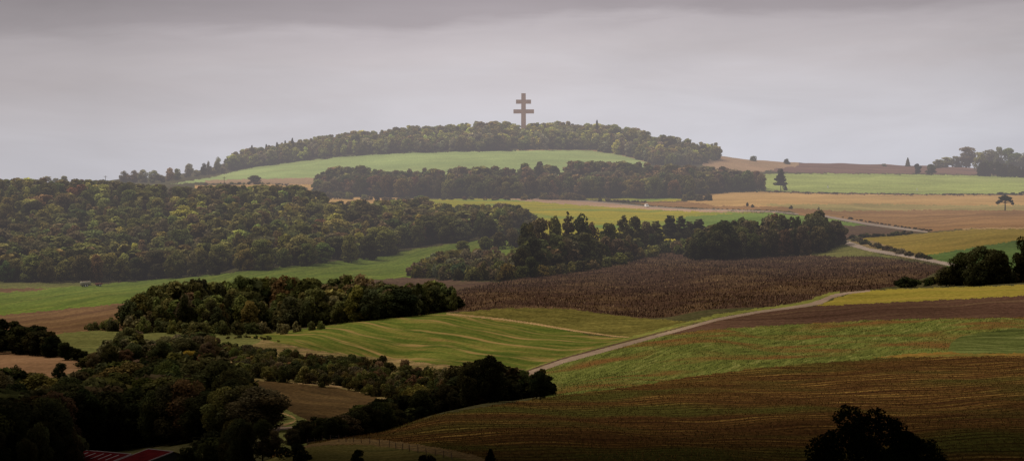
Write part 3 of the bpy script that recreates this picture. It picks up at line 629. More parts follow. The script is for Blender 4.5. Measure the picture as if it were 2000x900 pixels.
# near left
wood('the dark trees at the left edge above the tan field', 'dark trees above the tan field at left edge',
     [(-80,690),(0,690),(60,694),(110,700),(150,708),(190,715)], [(-80,622),(0,621),(40,626),(70,636),(100,650),(125,668),(150,682),(190,696)],
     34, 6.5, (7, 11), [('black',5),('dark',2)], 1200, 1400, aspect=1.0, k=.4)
wood('the scrub between meadow and dark wood', 'scrub trees between meadow and dark wood',
     [(160,722),(220,720),(300,715),(380,712),(440,712)], [(160,700),(200,682),(215,655),(235,645),(260,640),(285,662),(300,668),(340,655),(360,650),(390,648),(425,656),(432,680),(445,690)],
     55, 8, (6, 10), [('dark',4),('brown',3),('straw',.7),('green',2),('olive',1)], 1080, 1400, aspect=.95, k=.75)
wood('the dark wood at lower left', 'trees of the dark wood at lower left',
     [(-60,900),(0,895),(100,890),(250,872),(350,868),(430,860),(500,848),(535,838)],
     [(-60,735),(0,722),(60,730),(110,742),(150,738),(180,715),(230,712),(270,705),(320,700),(360,690),(400,695),(440,705),(470,728),(490,752),(520,764),(545,775)],
     [(-60,230),(250,230),(430,170),(500,90),(535,25)], 9, (11, 17),
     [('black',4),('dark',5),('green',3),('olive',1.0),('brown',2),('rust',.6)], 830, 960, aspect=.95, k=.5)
wood('the trees at bottom left corner', 'trees in bottom left corner in front of the dark wood',
     [(-40,960),(60,950),(130,945)], [(-40,790),(20,778),(70,770),(110,785),(135,830)],
     35, 9, (10, 14), [('black',5),('dark',4),('green',1)], 700, 850, aspect=.85, k=.6)
wood('the trees right of the red-roofed barns', 'trees right of the red-roofed barns',
     [(355,925),(420,922),(470,915),(530,905)], [(350,880),(380,858),(430,832),(470,815),(505,812),(528,835)],
     30, 9, (7, 12), [('black',5),('dark',3),('brown',1)], 690, 860, aspect=.85, k=.55)
# hedge of bushes through the valley
wood('the scrub band below the striped field', 'bushes of the scrub band below the striped field',
     [(455,742),(520,744),(600,750),(680,762),(740,775),(800,785),(880,782),(960,770),(1020,760)],
     [(450,695),(480,678),(530,676),(580,683),(640,692),(690,690),(735,700),(760,704),(800,712),(860,716),(900,716),(960,716),(1020,722)],
     [(455,130),(740,110),(900,70),(1020,50)], 6.5, (3, 5.2), [('dark',4),('brown',3),('green',3),('olive',1.5),('rust',.6),('straw',.3)], 900, 1150, aspect=1.35, kind='bush', k=.6)
wood('the scrub near the meadow', 'low bushes beside the pink earth bank',
     [(330,712),(400,705),(480,700),(520,690),(560,690)], [(330,690),(400,680),(440,668),(480,672),(530,682),(560,684)],
     40, 6.5, (2.5, 4.5), [('dark',3),('brown',3),('green',3),('olive',1)], 1100, 1400, aspect=1.4, kind='bush', k=.75)
# tree row along the crest of the foreground field
wood('the dark tree row behind the foreground field', 'dark trees of the row behind the foreground field',
     [(565,869),(640,860),(700,852),(760,838),(850,815),(930,800),(1000,790),(1070,780)],
     [(560,845),(590,822),(620,812),(650,815),(680,810),(700,800),(705,792),(740,778),(790,770),(850,758),(895,745),(908,712),(930,700),(960,702),(990,708),(1012,712),(1022,745),(1035,728),(1055,720),(1078,735),(1086,760)],
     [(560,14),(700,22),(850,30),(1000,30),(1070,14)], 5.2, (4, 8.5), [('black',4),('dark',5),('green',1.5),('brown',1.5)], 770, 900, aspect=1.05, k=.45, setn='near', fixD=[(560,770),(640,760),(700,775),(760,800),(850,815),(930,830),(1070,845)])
# right-hand hedge and trees
wood('the hedge below the green slope at right', 'bushes of the hedge at the right edge',
     [(1748,560),(1800,558),(1860,557),(1950,556),(2040,554)], [(1745,550),(1770,541),(1800,548),(1850,530),(1900,532),(1950,525),(2000,520),(2040,515)],
     45, 6, (2.5, 5), [('black',3),('dark',4),('green',2),('brown',1.5)], 1500, 1700, aspect=1.5, kind='bush', k=.75)
wood('the dark conifer block at right', 'dark conifers of the block at the right edge',
     [(1912,344),(1950,346),(1990,347),(2050,348)], [(1908,318),(1925,313),(1950,317),(1985,324),(2050,326)],
     24, 7, (10, 15), [('black',4),('dark',3)], 3250, 3500, aspect=.55, k=1.0, setn='pineish')
wood('the low trees beyond the left wood', 'far low trees beyond the left wood',
     [(60,375),(120,375),(200,374)], [(60,352),(90,346),(130,345),(170,349),(200,354)],
     20, 11, (8, 12), [('grey',5),('olive',3)], 2600, 3100, aspect=1.0, fixD=3000)
wood('the bushes at the right foot of the hill wood', 'pale bushes at right foot of the hilltop wood',
     [(1262,320),(1300,324),(1350,322),(1400,312)], [(1260,300),(1280,292),(1300,297),(1330,294),(1360,297),(1400,300)],
     14, 9, (5, 9), [('olive',4),('grey',3),('lime',1)], 3200, 3520, aspect=1.1, kind='bush')
wood('the foot of the wood below the hill', 'bushes along the foot of the wood below the hill',
     [(625,388),(700,389),(760,391),(830,390),(1000,390),(1060,389),(1140,390)], [(625,378),(660,372),(700,374),(740,385),(780,382),(830,383),(960,384),(1060,376),(1100,374),(1140,384)],
     8, 9, (2.5, 5), [('brown',3),('olive',3),('dark',2),('rust',1)], 2600, 2900, aspect=1.4, kind='bush', front_off=-12)

# --- trees and bushes that stand alone --------------------------------------------
def lone(u, v, hpx, wpx, pal, label, kind='tree', dmin=420, dmax=4200, setn=None, k=1.0, split=True):
    p = ground(u, v, dmin, dmax); s = p.y/F
    add_tree(kind, p, wpx*s, hpx*s, pal, None, None, solo=label, split=split, setn=setn, k=k)
lone(1525,372,40,24,'black','lone dark pine standing at the lower edge of the far green field',dmin=2800,setn='pine')
lone(1533,372,14,10,'dark','small bushy tree at the foot of the lone dark pine',dmin=2800,kind='bush')
lone(1487,373,34,22,'straw','sparse pale tree at the right end of the wood below the hill',dmin=2800,setn='mid',k=.8)
lone(1792,340,20,19,'black','dark rounded tree left of two at the top edge of the far green field',dmin=3200,setn='mid')
lone(1819,341,20,26,'dark','broad rounded tree right of two at the top edge of the far green field',dmin=3200,setn='mid',k=1.3)
lone(1773,325,17,11,'grey','small pointed tree on the far brown skyline',dmin=3500,setn='spruce')
lone(1726,325,6,12,'grey','tiny low bush on the far brown skyline',kind='bush',dmin=3500)
lone(1472,315,12,16,'grey','hazy shrub on the slope right of the hill wood',kind='bush',dmin=3300)
lone(1536,321,11,16,'dark','dark dome-shaped bush where the slope meets the far brown field',kind='bush',dmin=3300)
lone(1545,408,7,9,'dark','small dark bush near the corner of the orange field',kind='bush',dmin=2200)
lone(1599,410,6,5,'dark','tiny dark bush alone in the stubble above the block of trees',kind='bush',dmin=2200)
lone(1460,403,8,6,'black','tiny dark bush on the edge of orange field',kind='bush',dmin=2200)
lone(1470,405,6,8,'dark','low bush just right of the tiny dark bush on the orange field edge',kind='bush',dmin=2200)
lone(1352,391,18,30,'dark','largest bush of the clump below the right part of the wood',kind='bush',dmin=2600)
lone(1372,392,14,34,'brown','brownish spreading bush in the clump below the wood',kind='bush',dmin=2600)
lone(1386,392,20,14,'dark','upright narrow bush at right end of clump below the wood',kind='bush',dmin=2600)
lone(1337,392,14,12,'olive','pale bush at left end of the clump below the wood',kind='bush',dmin=2600)
lone(1172,394,16,9,'dark','small upright dark tree beside the thin yellow field',dmin=2500,setn='spruce')
lone(1186,394,7,14,'brown','low brown bush right of the small upright dark tree',kind='bush',dmin=2500)
lone(1138,391,10,12,'rust','reddish bush left of the thin yellow field',kind='bush',dmin=2500)
lone(735,392,12,14,'black','dark bush on the small tan field left of the yellow field',kind='bush',dmin=2500)
lone(822,398,16,34,'olive','round olive tree poking out in front of the yellow field',dmin=2300,dmax=2700,setn='mid')
lone(25,549,42,46,'green','broad tree standing apart at left end of the big wood',dmin=1800,setn='mid')
lone(498,358,16,30,'brown','rounded brown tree in front of the pink strip',dmin=2500,setn='mid')
lone(1918,557,76,84,'dark','tallest dome-shaped dark tree standing in the hedge at right',dmin=1500,dmax=1640,setn='near',k=.7)
lone(1880,557,64,66,'black','dark tree joined to the left of the tallest dome-shaped tree',dmin=1500,dmax=1640,setn='near',k=1.0)
lone(1950,557,66,60,'black','dark tree joined to the right of the tallest dome-shaped tree',dmin=1500,dmax=1640,setn='near',k=.9)
lone(1848,559,38,50,'dark','low spreading tree at the left foot of the joined dark trees',dmin=1500,dmax=1640,setn='near',k=.8)
lone(2006,556,92,60,'black','tall dark tree cut by the right picture edge above the hedge',dmin=1500,dmax=1640,setn='near',k=.8)
lone(1771,561,20,50,'black','compact dark bush at left end of the right hedge',kind='bush',dmin=1480,dmax=1640,k=.8)
lone(1055,780,56,46,'black','rounded dark tree at the right end of the tree row beside the road',dmin=780,setn='near',k=.55)
lone(958,795,92,70,'black','tallest dark tree of the row behind the foreground field',dmin=780,setn='near',k=.5)
lone(915,795,82,50,'dark','second tallest dark tree left of the tallest in the tree row',dmin=780,setn='near',k=.55)
lone(745,718,26,30,'black','dark rounded bush at the lower edge of the striped field',kind='bush',dmin=1000)
lone(790,722,22,26,'brown','brownish bush right of the dark rounded bush below striped field',kind='bush',dmin=1000)
lone(690,712,20,28,'dark','dark bush left of the dark rounded bush below striped field',kind='bush',dmin=1000)
lone(958,918,42,34,'black','small dark conifer cut by the bottom picture edge',dmin=420,dmax=560,setn='spruce',k=.4)
lone(250,700,58,66,'dark','bluish dark round tree in front of the dull meadow',dmin=1100,setn='near',k=.9)
lone(395,700,52,66,'green','broad round tree right of the straw-coloured trees',dmin=1100,setn='near',k=.75)
lone(325,702,46,52,'straw','straw-coloured bare-looking tree in front of the meadow',dmin=1100,setn='near',k=.6)
lone(30,740,30,34,'black','small black bush in front of the tan field at left',kind='bush',dmin=1000,k=.6)
lone(120,738,30,44,'black','low black bush at right end of the tan field',kind='bush',dmin=1000,k=.6)
lone(370,722,38,42,'gold','yellow-leaved tree among the dark scrub at left',dmin=1050,setn='near',k=.75)
lone(988,530,17,22,'straw','pale whitish bush among the grey-green bushes',kind='bush',dmin=1700,dmax=2000,k=2.0)
lone(700,905,28,40,'black','dark bush at the bottom edge beneath the fence',kind='bush',dmin=420,dmax=620,k=.5)
lone(835,908,22,44,'black','low dark bush at the bottom edge right of the fence posts',kind='bush',dmin=420,dmax=620,k=.5)
lone(575,905,40,80,'black','wide dark bush on the knoll at the bottom edge',kind='bush',dmin=420,dmax=640,k=.5)
for i, (u, vb, h, w, pl) in enumerate([(905,500,30,34,'olive'),(948,492,30,32,'green'),(975,486,34,36,'dark'),(1000,484,38,34,'brown'),(1022,482,40,32,'dark')]):
    lone(u, vb, h, w, pl, '%s rounded small tree from the left between the left wood and the tall middle trees' % ['first','second','third','fourth','fifth'][i], dmin=1900, dmax=2300, setn='mid', k=.9)
def hedgerow(pts, hpx, n, pals, label, dmin, dmax=4200, k=1.0, wf=2.0):
    for i in range(n):
        f = (i+rng.uniform(.1, .9))/n*(pts[-1][0]-pts[0][0])+pts[0][0]; v = sil(pts, f)
        p = ground(f, v, dmin, dmax); s_ = p.y/F; h = hpx*rng.uniform(.55, 1.15)
        add_tree('bush', p, h*wf*rng.uniform(.8, 1.3)*s_, h*s_, pals[int(rng.integers(len(pals)))], (label, 'all', ''), 'bushes of '+label, k=k)
hedgerow([(1668,470),(1700,480),(1740,491),(1790,502),(1820,507)], 10, 22, ['grey','dark','brown'], 'the low hedge above the lower road', 1700, 2300, .8)
hedgerow([(1645,468),(1690,464),(1740,461),(1780,457)], 8, 18, ['dark','black'], 'the hedge below the dark fallow wedge', 1900, 2400, .9)
hedgerow([(1645,425),(1700,435),(1760,444),(1822,452)], 3.5, 22, ['dark','black'], 'the thin hedge above the upper road', 1900, 2500, .8, 3)
hedgerow([(1495,375),(1600,378),(1800,380.5),(1950,380.5)], 2.8, 40, ['dark','brown'], 'the thin hedge below the far green field', 2800, 3200, .8, 3.5)
hedgerow([(1945,381),(2010,381)], 6, 9, ['dark','black'], 'the thicker hedge below the far green field', 2800, 3200, .8, 2.5)
hedgerow([(535,361),(605,361)], 4, 11, ['dark'], 'the clipped hedge on the orange strip', 2500, 3000, .9, 2)
hedgerow([(400,362),(530,360)], 6, 14, ['brown','dark','olive'], 'the loose hedge below the hill field', 2500, 3000, 1, 2)
hedgerow([(745,391),(830,391)], 6, 12, ['dark','brown'], 'the hedge left of the yellow field', 2500, 2900, .9, 2)
hedgerow([(1190,394),(1262,396)], 5, 12, ['brown','rust'], 'the low hedge behind the white van', 2500, 2900, .9, 2.2)
hedgerow([(1060,390),(1140,391)], 13, 10, ['brown','olive','rust'], 'the bushes above the pink field', 2500, 2900, .9, 1.5)
hedgerow([(1270,403),(1340,406),(1500,411)], 1.6, 22, ['dark'], 'the verge of the far road', 2300, 2900, .8, 4)
hedgerow([(440,662),(480,659),(530,664),(545,668)], 7, 10, ['dark','olive'], 'the low bushes at the corner of the striped field', 1100, 1500, .8, 1.8)

# --- umbrella pine and the big foreground tree: their own shapes ------------------
def umbrella_pine():
    p = ground(1963, 411, 2200); s = p.y/F; H = 29*s; W = 34*s
    t = empty('umbrella_pine', p); tag(t, 'flat-topped umbrella pine standing alone in the orange stubble at right', 'tree')
    rg = np.random.default_rng(5); Vs = []; Qs = []; Ts = []; n0 = 0
    pads = [(0, 0, .93, .22), (-.17, .1, .84, .22), (.2, -.1, .82, .22), (-.30, 0, .62, .17), (-.42, .05, .52, .13), (.34, 0, .62, .16), (.44, 0, .46, .10), (.12, 0, .72, .2), (-.08, 0, .75, .2)]
    for x, y, z, r in pads:
        n = int(420*r/.3*1.4); d = rg.normal(0, 1, (n, 3)); d /= np.linalg.norm(d, axis=1)[:, None]
        P = np.array([x*W, y*W, z*H])+d*rg.uniform(.5, 1, (n, 1))*np.array([r*W, r*W, H*.10])
        V, Q = leaf_quads(P, d, np.full(n, .32), rg, .6); tt = rg.uniform(.7, 1.3, n)
        Vs.append(V); Qs.append(Q+n0); n0 += len(V); Ts.append(np.stack([tt, tt, tt, np.ones(n)], 1).repeat(4, 0))
    c = part('crown', quad_mesh('crown', np.concatenate(Vs), np.concatenate(Qs), [LEAF], np.concatenate(Ts)), t); c.color = (.028, .034, .014, 1)
    mb = MB(); mb.tube([(0, 0, -.4), (.1, 0, H*.3), (0, 0, H*.55), (.1, 0, H*.86)], [.5, .42, .32, .15], 8)
    for x, y, z, r in pads[1:7]: mb.tube([(0, 0, H*.5), (x*W*.5, y*W*.5, H*(z*.5+.28)), (x*W, y*W, H*z-.2)], [.2, .14, .06], 5)
    mb.build('trunk', BARK, t, True)
umbrella_pine()

def big_tree():
    D = 440.0; p = at(1708, D); s = D/F
    t = empty('oak_tree', p); tag(t, 'large black-looking oak with a two-humped crown cut by the bottom edge', 'tree')
    ghv = V0-p.z/s
    def zz(v): return (ghv-v)*s
    lob = []
    rg = np.random.default_rng(12)
    out = [(1575,905),(1585,885),(1598,868),(1606,850),(1622,842),(1632,838),(1636,802),(1655,793),(1672,796),(1684,812),(1696,812),(1702,800),(1718,795),(1728,808),(1745,812),(1756,822),(1768,838),(1790,852),(1815,862),(1828,872),(1836,890),(1845,905)]
    for (a, b) in out:
        r = rg.uniform(.7, 1.15); lob.append(((a-1708)*s*.96, rg.normal(0, 2.0), zz(b)-r, r))
    for k in range(60):
        u = rg.uniform(1590, 1835); top = sil(out, u); v = rg.uniform(top+16, 990)
        lob.append(((u-1708)*s, rg.uniform(-4, 4)*(1-abs(u-1708)/170), zz(v)-.5, rg.uniform(1.2, 2.0)))
    L_ = np.array(lob); n = 42000; w = L_[:, 3]**2; w /= w.sum(); li = rg.choice(len(L_), n, p=w)
    d = rg.normal(0, 1, (n, 3)); d /= np.linalg.norm(d, axis=1)[:, None]
    P = L_[li, :3]+d*(L_[li, 3]*rg.uniform(.75, 1.12, n))[:, None]
    V, Q = leaf_quads(P, d, np.full(n, .17), rg, .6)
    tt = rg.uniform(.6, 1.4, len(L_))[li]*rg.uniform(.7, 1.3, n)
    c = part('crown', quad_mesh('crown', V, Q, [LEAF], np.stack([tt, tt, tt*.9, np.ones(n)], 1).repeat(4, 0)), t); c.color = (.009, .012, .004, 1)
    mb = trunk_mb(3, zz(850), 10, 3, .55); mb.build('trunk', BARK, t, True)
big_tree()

# --- which trees show largest: painter's pass over crown outlines ---------------------
def visible_counts():
    S = 2; buf = np.full((900//S+60, 2000//S), -1, np.int32)
    order = sorted(range(len(TREES)), key=lambda i: -TREES[i]['pos'].y)
    for i in order:
        T = TREES[i]; s = F/T['pos'].y; u = U0+T['pos'].x*s; vb = V0-T['pos'].z*s
        h = T['H']*s; w = T['W']*s; cy = (vb-h*.55)/S; cx = u/S; a = w/2/S; b = h*.45/S
        x0, x1 = int(max(0, cx-a)), int(min(buf.shape[1], cx+a+1)); y0, y1 = int(max(0, cy-b)), int(min(buf.shape[0], cy+b+1))
        if x1 <= x0 or y1 <= y0: continue
        X, Y = np.meshgrid(np.arange(x0, x1), np.arange(y0, y1)); m = ((X-cx)/a)**2+((Y-cy)/b)**2 <= 1
        buf[y0:y1, x0:x1][m] = i
    return np.bincount(buf[:450][buf[:450] >= 0].ravel(), minlength=len(TREES))
CNT = visible_counts()
def choose_set(T):
    D = T['pos'].y
    if T['setn'] in PDIM: return T['setn']
    if T['setn'] == 'pineish': return 'pine' if rng.random() < .75 else 'spruce'
    if T['kind'] == 'bush': return 'bnear' if D < 1300 else 'bfar'
    return 'near' if D < 1250 else ('mid' if D < 2900 else 'far')

inds = []; rest = []
for kind, lim in (('tree', 290), ('bush', 290)):
    idx = [i for i, T in enumerate(TREES) if T['kind'] == kind and not T['solo']]
    idx.sort(key=lambda i: -CNT[i]); lim -= sum(1 for T in TREES if T['solo'] and T['kind'] == kind)
    inds += idx[:lim]; rest += idx[lim:]
    print(kind, len(idx), 'smallest individual px', CNT[idx[min(lim, len(idx))-1]]*4)
NAMES = {'tree': 'broadleaf_tree', 'bush': 'bush'}
ordn = {}
def place_tree(T, i):
    sn = choose_set(T); k = int(rng.integers(NPROTO[sn])); pw, ph = PDIM[sn]
    near = T['pos'].y < 1000 and CNT[i]*4 > 250 and T['kind'] == 'tree'
    split = T['split'] and T['kind'] == 'tree' or near
    nm = {'pine': 'pine_tree', 'spruce': 'conifer_tree'}.get(sn, NAMES[T['kind']])
    rz = rng.uniform(0, 6.28); sc = (T['W']/pw, T['W']/pw, T['H']/ph)
    if split:
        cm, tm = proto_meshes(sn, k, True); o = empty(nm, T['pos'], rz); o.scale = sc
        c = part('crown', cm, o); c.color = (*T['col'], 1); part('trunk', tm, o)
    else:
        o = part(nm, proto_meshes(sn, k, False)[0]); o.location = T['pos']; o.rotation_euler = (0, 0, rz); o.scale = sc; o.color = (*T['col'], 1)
    cat = 'bush' if T['kind'] == 'bush' else 'tree'
    if T['solo']: tag(o, T['solo'], cat)
    else:
        pl, rw, th = T['place']; noun = {'pine': 'pine', 'spruce': 'conifer'}.get(sn, cat)
        pl = pl.replace('the ', '', 1)
        lab = '%s %s, %s, %s' % (T['word'], noun, rw if rw != 'middle' else 'inside', (th+' of ' if th else 'part of ')+pl)
        if rw == 'all': lab = '%s bush of %s' % (T['word'], pl)
        if len(lab.split()) > 16: lab = '%s %s, %s of %s' % (T['word'], noun, rw if rw != 'middle' else 'inside', pl)
        if len(lab.split()) > 16: lab = '%s %s of %s' % (T['word'], noun, pl)
        tag(o, lab, cat, T['group'])
for i, T in enumerate(TREES):
    if T['solo'] or i in set(()): place_tree(T, i)
for i in inds: place_tree(TREES[i], i)

# the rest, too many to be individuals, one merged mass for each wood
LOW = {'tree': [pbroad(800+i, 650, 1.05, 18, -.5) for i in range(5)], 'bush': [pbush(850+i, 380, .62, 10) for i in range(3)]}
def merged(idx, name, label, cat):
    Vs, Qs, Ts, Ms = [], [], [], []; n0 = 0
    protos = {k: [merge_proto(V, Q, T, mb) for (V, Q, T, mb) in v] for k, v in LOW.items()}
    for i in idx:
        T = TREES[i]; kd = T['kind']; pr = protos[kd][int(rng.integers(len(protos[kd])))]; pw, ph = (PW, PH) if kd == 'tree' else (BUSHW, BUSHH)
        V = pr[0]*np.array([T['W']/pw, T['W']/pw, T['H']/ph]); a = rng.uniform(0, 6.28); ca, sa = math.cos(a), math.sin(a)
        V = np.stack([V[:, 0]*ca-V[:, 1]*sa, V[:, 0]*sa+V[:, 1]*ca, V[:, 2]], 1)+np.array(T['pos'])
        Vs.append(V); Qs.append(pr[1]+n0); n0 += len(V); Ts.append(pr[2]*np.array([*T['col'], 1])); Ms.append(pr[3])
    o = part(name, quad_mesh(name, np.concatenate(Vs), np.concatenate(Qs), [LEAF, BARK], np.concatenate(Ts), np.concatenate(Ms)))
    tag(o, label, cat, kind='stuff')
    print(name, len(idx), 'trees', n0//4, 'quads')
rt = [i for i in rest if TREES[i]['kind'] == 'tree']; rb = [i for i in rest if TREES[i]['kind'] == 'bush']
if rt: merged(rt, 'woodland', 'hazy canopy of the hilltop, hillside and slope woods behind their nearest trees', 'woodland')
if rb: merged(rb, 'scrub', 'smaller bushes filling the hedges and scrub bands', 'scrub')

# ------------------------------------------------------------------ dead sunflowers, stubble and grass tufts (stuff)
def tufts(name, label, cat, fieldname, n, h, w, cols, mat, umin=-40, umax=2040, patch=.5):
    k = [i for i, f in enumerate(FIELDS) if f[0] == fieldname][0]+1
    m = (LAB == k) & (Uc > umin) & (Uc < umax); I, J = np.nonzero(m)
    area = (Dc[m]*(UC[J+1]-UC[J])/F)*(ROWS[I+1]-ROWS[I]); area = area/area.sum()
    s = rng.choice(len(I), n, p=area); a = rng.uniform(0, 1, n); b = rng.uniform(0, 1, n); I = I[s]; J = J[s]
    P00 = np.stack([WX[I, J], WY[I, J], ZG[I, J]], 1); P10 = np.stack([WX[I+1, J], WY[I+1, J], ZG[I+1, J]], 1); P01 = np.stack([WX[I, J+1], WY[I, J+1], ZG[I, J+1]], 1)
    P = P00+(P10-P00)*a[:, None]+(P01-P00)*b[:, None]
    ang = rng.uniform(0, 3.14, n); hh = h*rng.uniform(.5, 1.25, n); ww = w*rng.uniform(.5, 1.3, n)/2
    dx = np.cos(ang)*ww; dy = np.sin(ang)*ww; lx = rng.normal(0, .2, n)*hh; ly = rng.normal(0, .2, n)*hh
    z0 = np.zeros(n)
    V = np.stack([P+np.stack([-dx, -dy, z0-.05], 1), P+np.stack([dx, dy, z0-.05], 1),
                  P+np.stack([dx*1.3+lx, dy*1.3+ly, hh], 1), P+np.stack([-dx*.9+lx, -dy*.9+ly, hh*rng.uniform(.7, 1, n)], 1)], 1).reshape(-1, 3)
    cs = np.array([c for c, _ in cols]); pw = np.array([p for _, p in cols], float); pw /= pw.sum()
    # patches: the palette drifts across the field
    pn = .5+.5*np.sin(P[:, 0]/17+np.sin(P[:, 1]/43)*2)*np.sin(P[:, 1]/29+1)
    ch = rng.choice(len(cs), n, p=pw)
    p2 = np.sin(P[:, 0]/13+2*np.sin(P[:, 1]/37+1))+np.sin(P[:, 1]/22+1.5*np.sin(P[:, 0]/19))+.6*np.sin(P[:, 0]/5.1+P[:, 1]/9)
    ch = np.where((p2 > 1.25) & (rng.uniform(0, 1, n) < patch), len(cs)-1, ch)      # patches of the last colour
    cc = cs[ch]*(.75+.5*pn)[:, None]*rng.uniform(.75, 1.25, n)[:, None]
    T = np.concatenate([cc, np.ones((n, 1))], 1).repeat(4, 0)
    o = part(name, quad_mesh(name, V, np.arange(4*n).reshape(-1, 4), [mat], T)); tag(o, label, cat, kind='stuff')
tufts('dead_sunflowers', 'withered brown and tan sunflower stalks covering the dark field', 'sunflowers', 'sunflower_field', 22000, .8, .26,
      [((.048,.027,.017), 7), ((.075,.044,.027), 4), ((.20,.125,.065), 1.5), ((.36,.25,.14), .7), ((.17,.10,.035), .3)], STALK, patch=.22)
tufts('stubble_tufts', 'brown and ochre stubble tufts on the foreground field', 'stubble', 'ground', 100, .3, .4, [((.05,.03,.012), 1)], STALK) if False else None
tufts('crop_stubble', 'fine brown and ochre stubble tufts covering the foreground slope', 'stubble', 'stubble_slope', 60000, .22, .10,
      [((.050,.027,.011), 5), ((.070,.038,.013), 4), ((.05,.052,.014), 2), ((.17,.10,.03), .8)], STALK)
tufts('tall_grass', 'tall windblown green grass with rusty patches', 'grass', 'tall_grass_field', 22000, .30, .10,
      [((.060,.075,.020), 4), ((.085,.105,.028), 4), ((.15,.16,.06), 1.2), ((.085,.05,.022), .5)], STALK, patch=.12)

# ------------------------------------------------------------------ the cross
def cross():
    gr = solid('pink_granite', (.50, .32, .26), .7, .3, .12, .25)
    D = 3560.0; s = D/F; base = at(1022.5, D); t = empty('lorraine_cross', base)
    tag(t, 'tall pink granite cross with two crossbars rising above the hilltop wood', 'cross')
    z = lambda v: (V0-v)*s-base.z
    x = lambda u: (u-1022.5)*s
    w = 2.2
    MB().box(-w*1.13, w*1.13, -w*.8, w*.8, -.5, z(182.5), .88, .88).build('shaft', gr, t)
    MB().box(x(1007.8), x(1037.2), -w*.62, w*.62, z(203), z(195)).build('crossbar', gr, t)
    MB().box(x(1002.8), x(1043), -w*.66, w*.66, z(222), z(214)).build('crossbar', gr, t)
    MB().box(-6, 6, -4.5, 4.5, -1.0, 1.1, .94, .94).build('plinth', gr, t)
cross()

# ------------------------------------------------------------------ small man-made things
white = solid('white_paint', (.78, .78, .78), .4, .5, .05, 1); dark = solid('dark_rubber', (.02, .02, .02), .8, .3, .1, 3)
glass = solid('dark_glass', (.04, .045, .05), .1, .8, .1, 1); wood_m = solid('weathered_wood', (.11, .075, .05), .9, .1, .3, 3)
def heading(a, b, dmin): return angle(a, b, dmin)
def extrude_profile(mb, prof, y0, y1, inset=0.0, zin=1e9):
    n = len(prof); b = len(mb.v)
    for (xx, zz) in prof: mb.v.append((xx, y0+(inset if zz > zin else 0), zz))
    for (xx, zz) in prof: mb.v.append((xx, y1-(inset if zz > zin else 0), zz))
    mb.f.append(tuple(b+i for i in range(n))); mb.f.append(tuple(b+n+i for i in range(n))[::-1])
    for i in range(n): mb.f.append((b+i, b+n+i, b+n+(i+1) % n, b+(i+1) % n))
def wheels(t, xs, yy, r, wd=.22):
    for x in xs:
        for y in (-yy, yy):
            w = MB(); w.tube([(x, y-wd/2, r), (x, y+wd/2, r)], [r, r], 14); o = w.build('wheel', dark, t)
            h = MB(); h.tube([(x, y-wd/2-.01, r), (x, y+wd/2+.01, r)], [r*.5, r*.5], 10); h.build('hub', white, o)
def van():
    p = ground(1263, 405.0, 2300); t = empty('parked_van', p+Vector((0, 0, .12)), heading((1230,400), (1300,407), 2300))
    tag(t, 'small white van on the far road between pink and orange fields', 'van')
    mb = MB(); extrude_profile(mb, [(-2.6,.35),(2.55,.35),(2.65,.7),(2.55,1.05),(1.75,1.25),(1.1,2.05),(.7,2.25),(-2.45,2.3),(-2.65,2.1)], -1.0, 1.0, .1, 1.3); mb.build('body', white, t)
    MB().hexa([(1.15,-.84,1.35),(1.78,-.84,1.3),(1.78,.84,1.3),(1.15,.84,1.35),(.98,-.8,2.1),(1.16,-.8,2.08),(1.16,.8,2.08),(.98,.8,2.1)]).build('windscreen', glass, t)
    for y in (-.93, .905): MB().box(.1, 1.0, y, y+.025, 1.35, 1.95, .9, 1).build('side_window', glass, t)
    wheels(t, (-1.7, 1.7), .9, .36)
    for y in (-.7, .7): MB().box(2.58, 2.66, y-.15, y+.15, .72, .9).build('headlight', glass, t)
van()
def tanker():
    cr = solid('dull_cream', (.20, .19, .13), .7, .3, .2, 1); rd = solid('faded_red', (.16, .05, .035), .7, .3, .2, 1)
    p = ground(167, 559.5, 1700); t = empty('slurry_tanker', p, heading((140,560), (200,557), 1700))
    tag(t, 'cream tanker trailer parked on the green field in front of the big wood', 'trailer')
    mb = MB(); mb.tube([(-3.6, 0, 1.75), (-3.45, 0, 1.75), (-3.2, 0, 1.75), (3.0, 0, 1.9), (3.3, 0, 1.9), (3.45, 0, 1.9)], [.5, .95, 1.15, 1.15, .95, .5], 16); mb.build('tank', cr, t, True)
    MB().box(-3.2, 4.6, -.35, .35, .62, .85).build('chassis', dark, t); MB().box(-3.0, 3.3, -.2, .2, 2.95, 3.1).build('walkway', rd, t)
    wheels(t, (-1.2, .4), 1.05, .6, .4)
    p2 = ground(193, 558.5, 1700); h = empty('tipper_trailer', p2, heading((140,560), (200,557), 1700)); tag(h, 'small reddish farm trailer right of the cream tanker', 'trailer')
    MB().box(-2.0, 1.9, -1, 1, .8, 1.7, 1.05, 1.1).build('body', rd, h); MB().box(1.9, 3.4, -.08, .08, .7, .82).build('drawbar', dark, h)
    wheels(h, (-.6, .5), .95, .45, .3)
tanker()
def pole(u, v, hpx, label, dmin, arm=True):
    p = ground(u, v, dmin); s = p.y/F; H = hpx*s; t = empty('utility_pole', p); tag(t, label, 'utility pole')
    m = MB(); m.tube([(0, 0, -.5), (0, 0, H)], [.24, .16], 8); m.build('post', wood_m, t)
    if arm:
        m = MB(); m.box(-1.3, 1.3, .14, .3, H-.9, H-.65); m.build('crossarm', wood_m, t)
        for x in (-1.1, 0, 1.1):
            m = MB(); m.tube([(x, .2, H-.65), (x, .2, H-.3)], [.09, .06], 6); m.build('insulator', white, t)
pole(206, 372, 29, 'thin utility pole on the skyline above the big left wood', 2600)
pole(438, 372, 27, 'short utility pole in front of the orange strip at left', 2560)
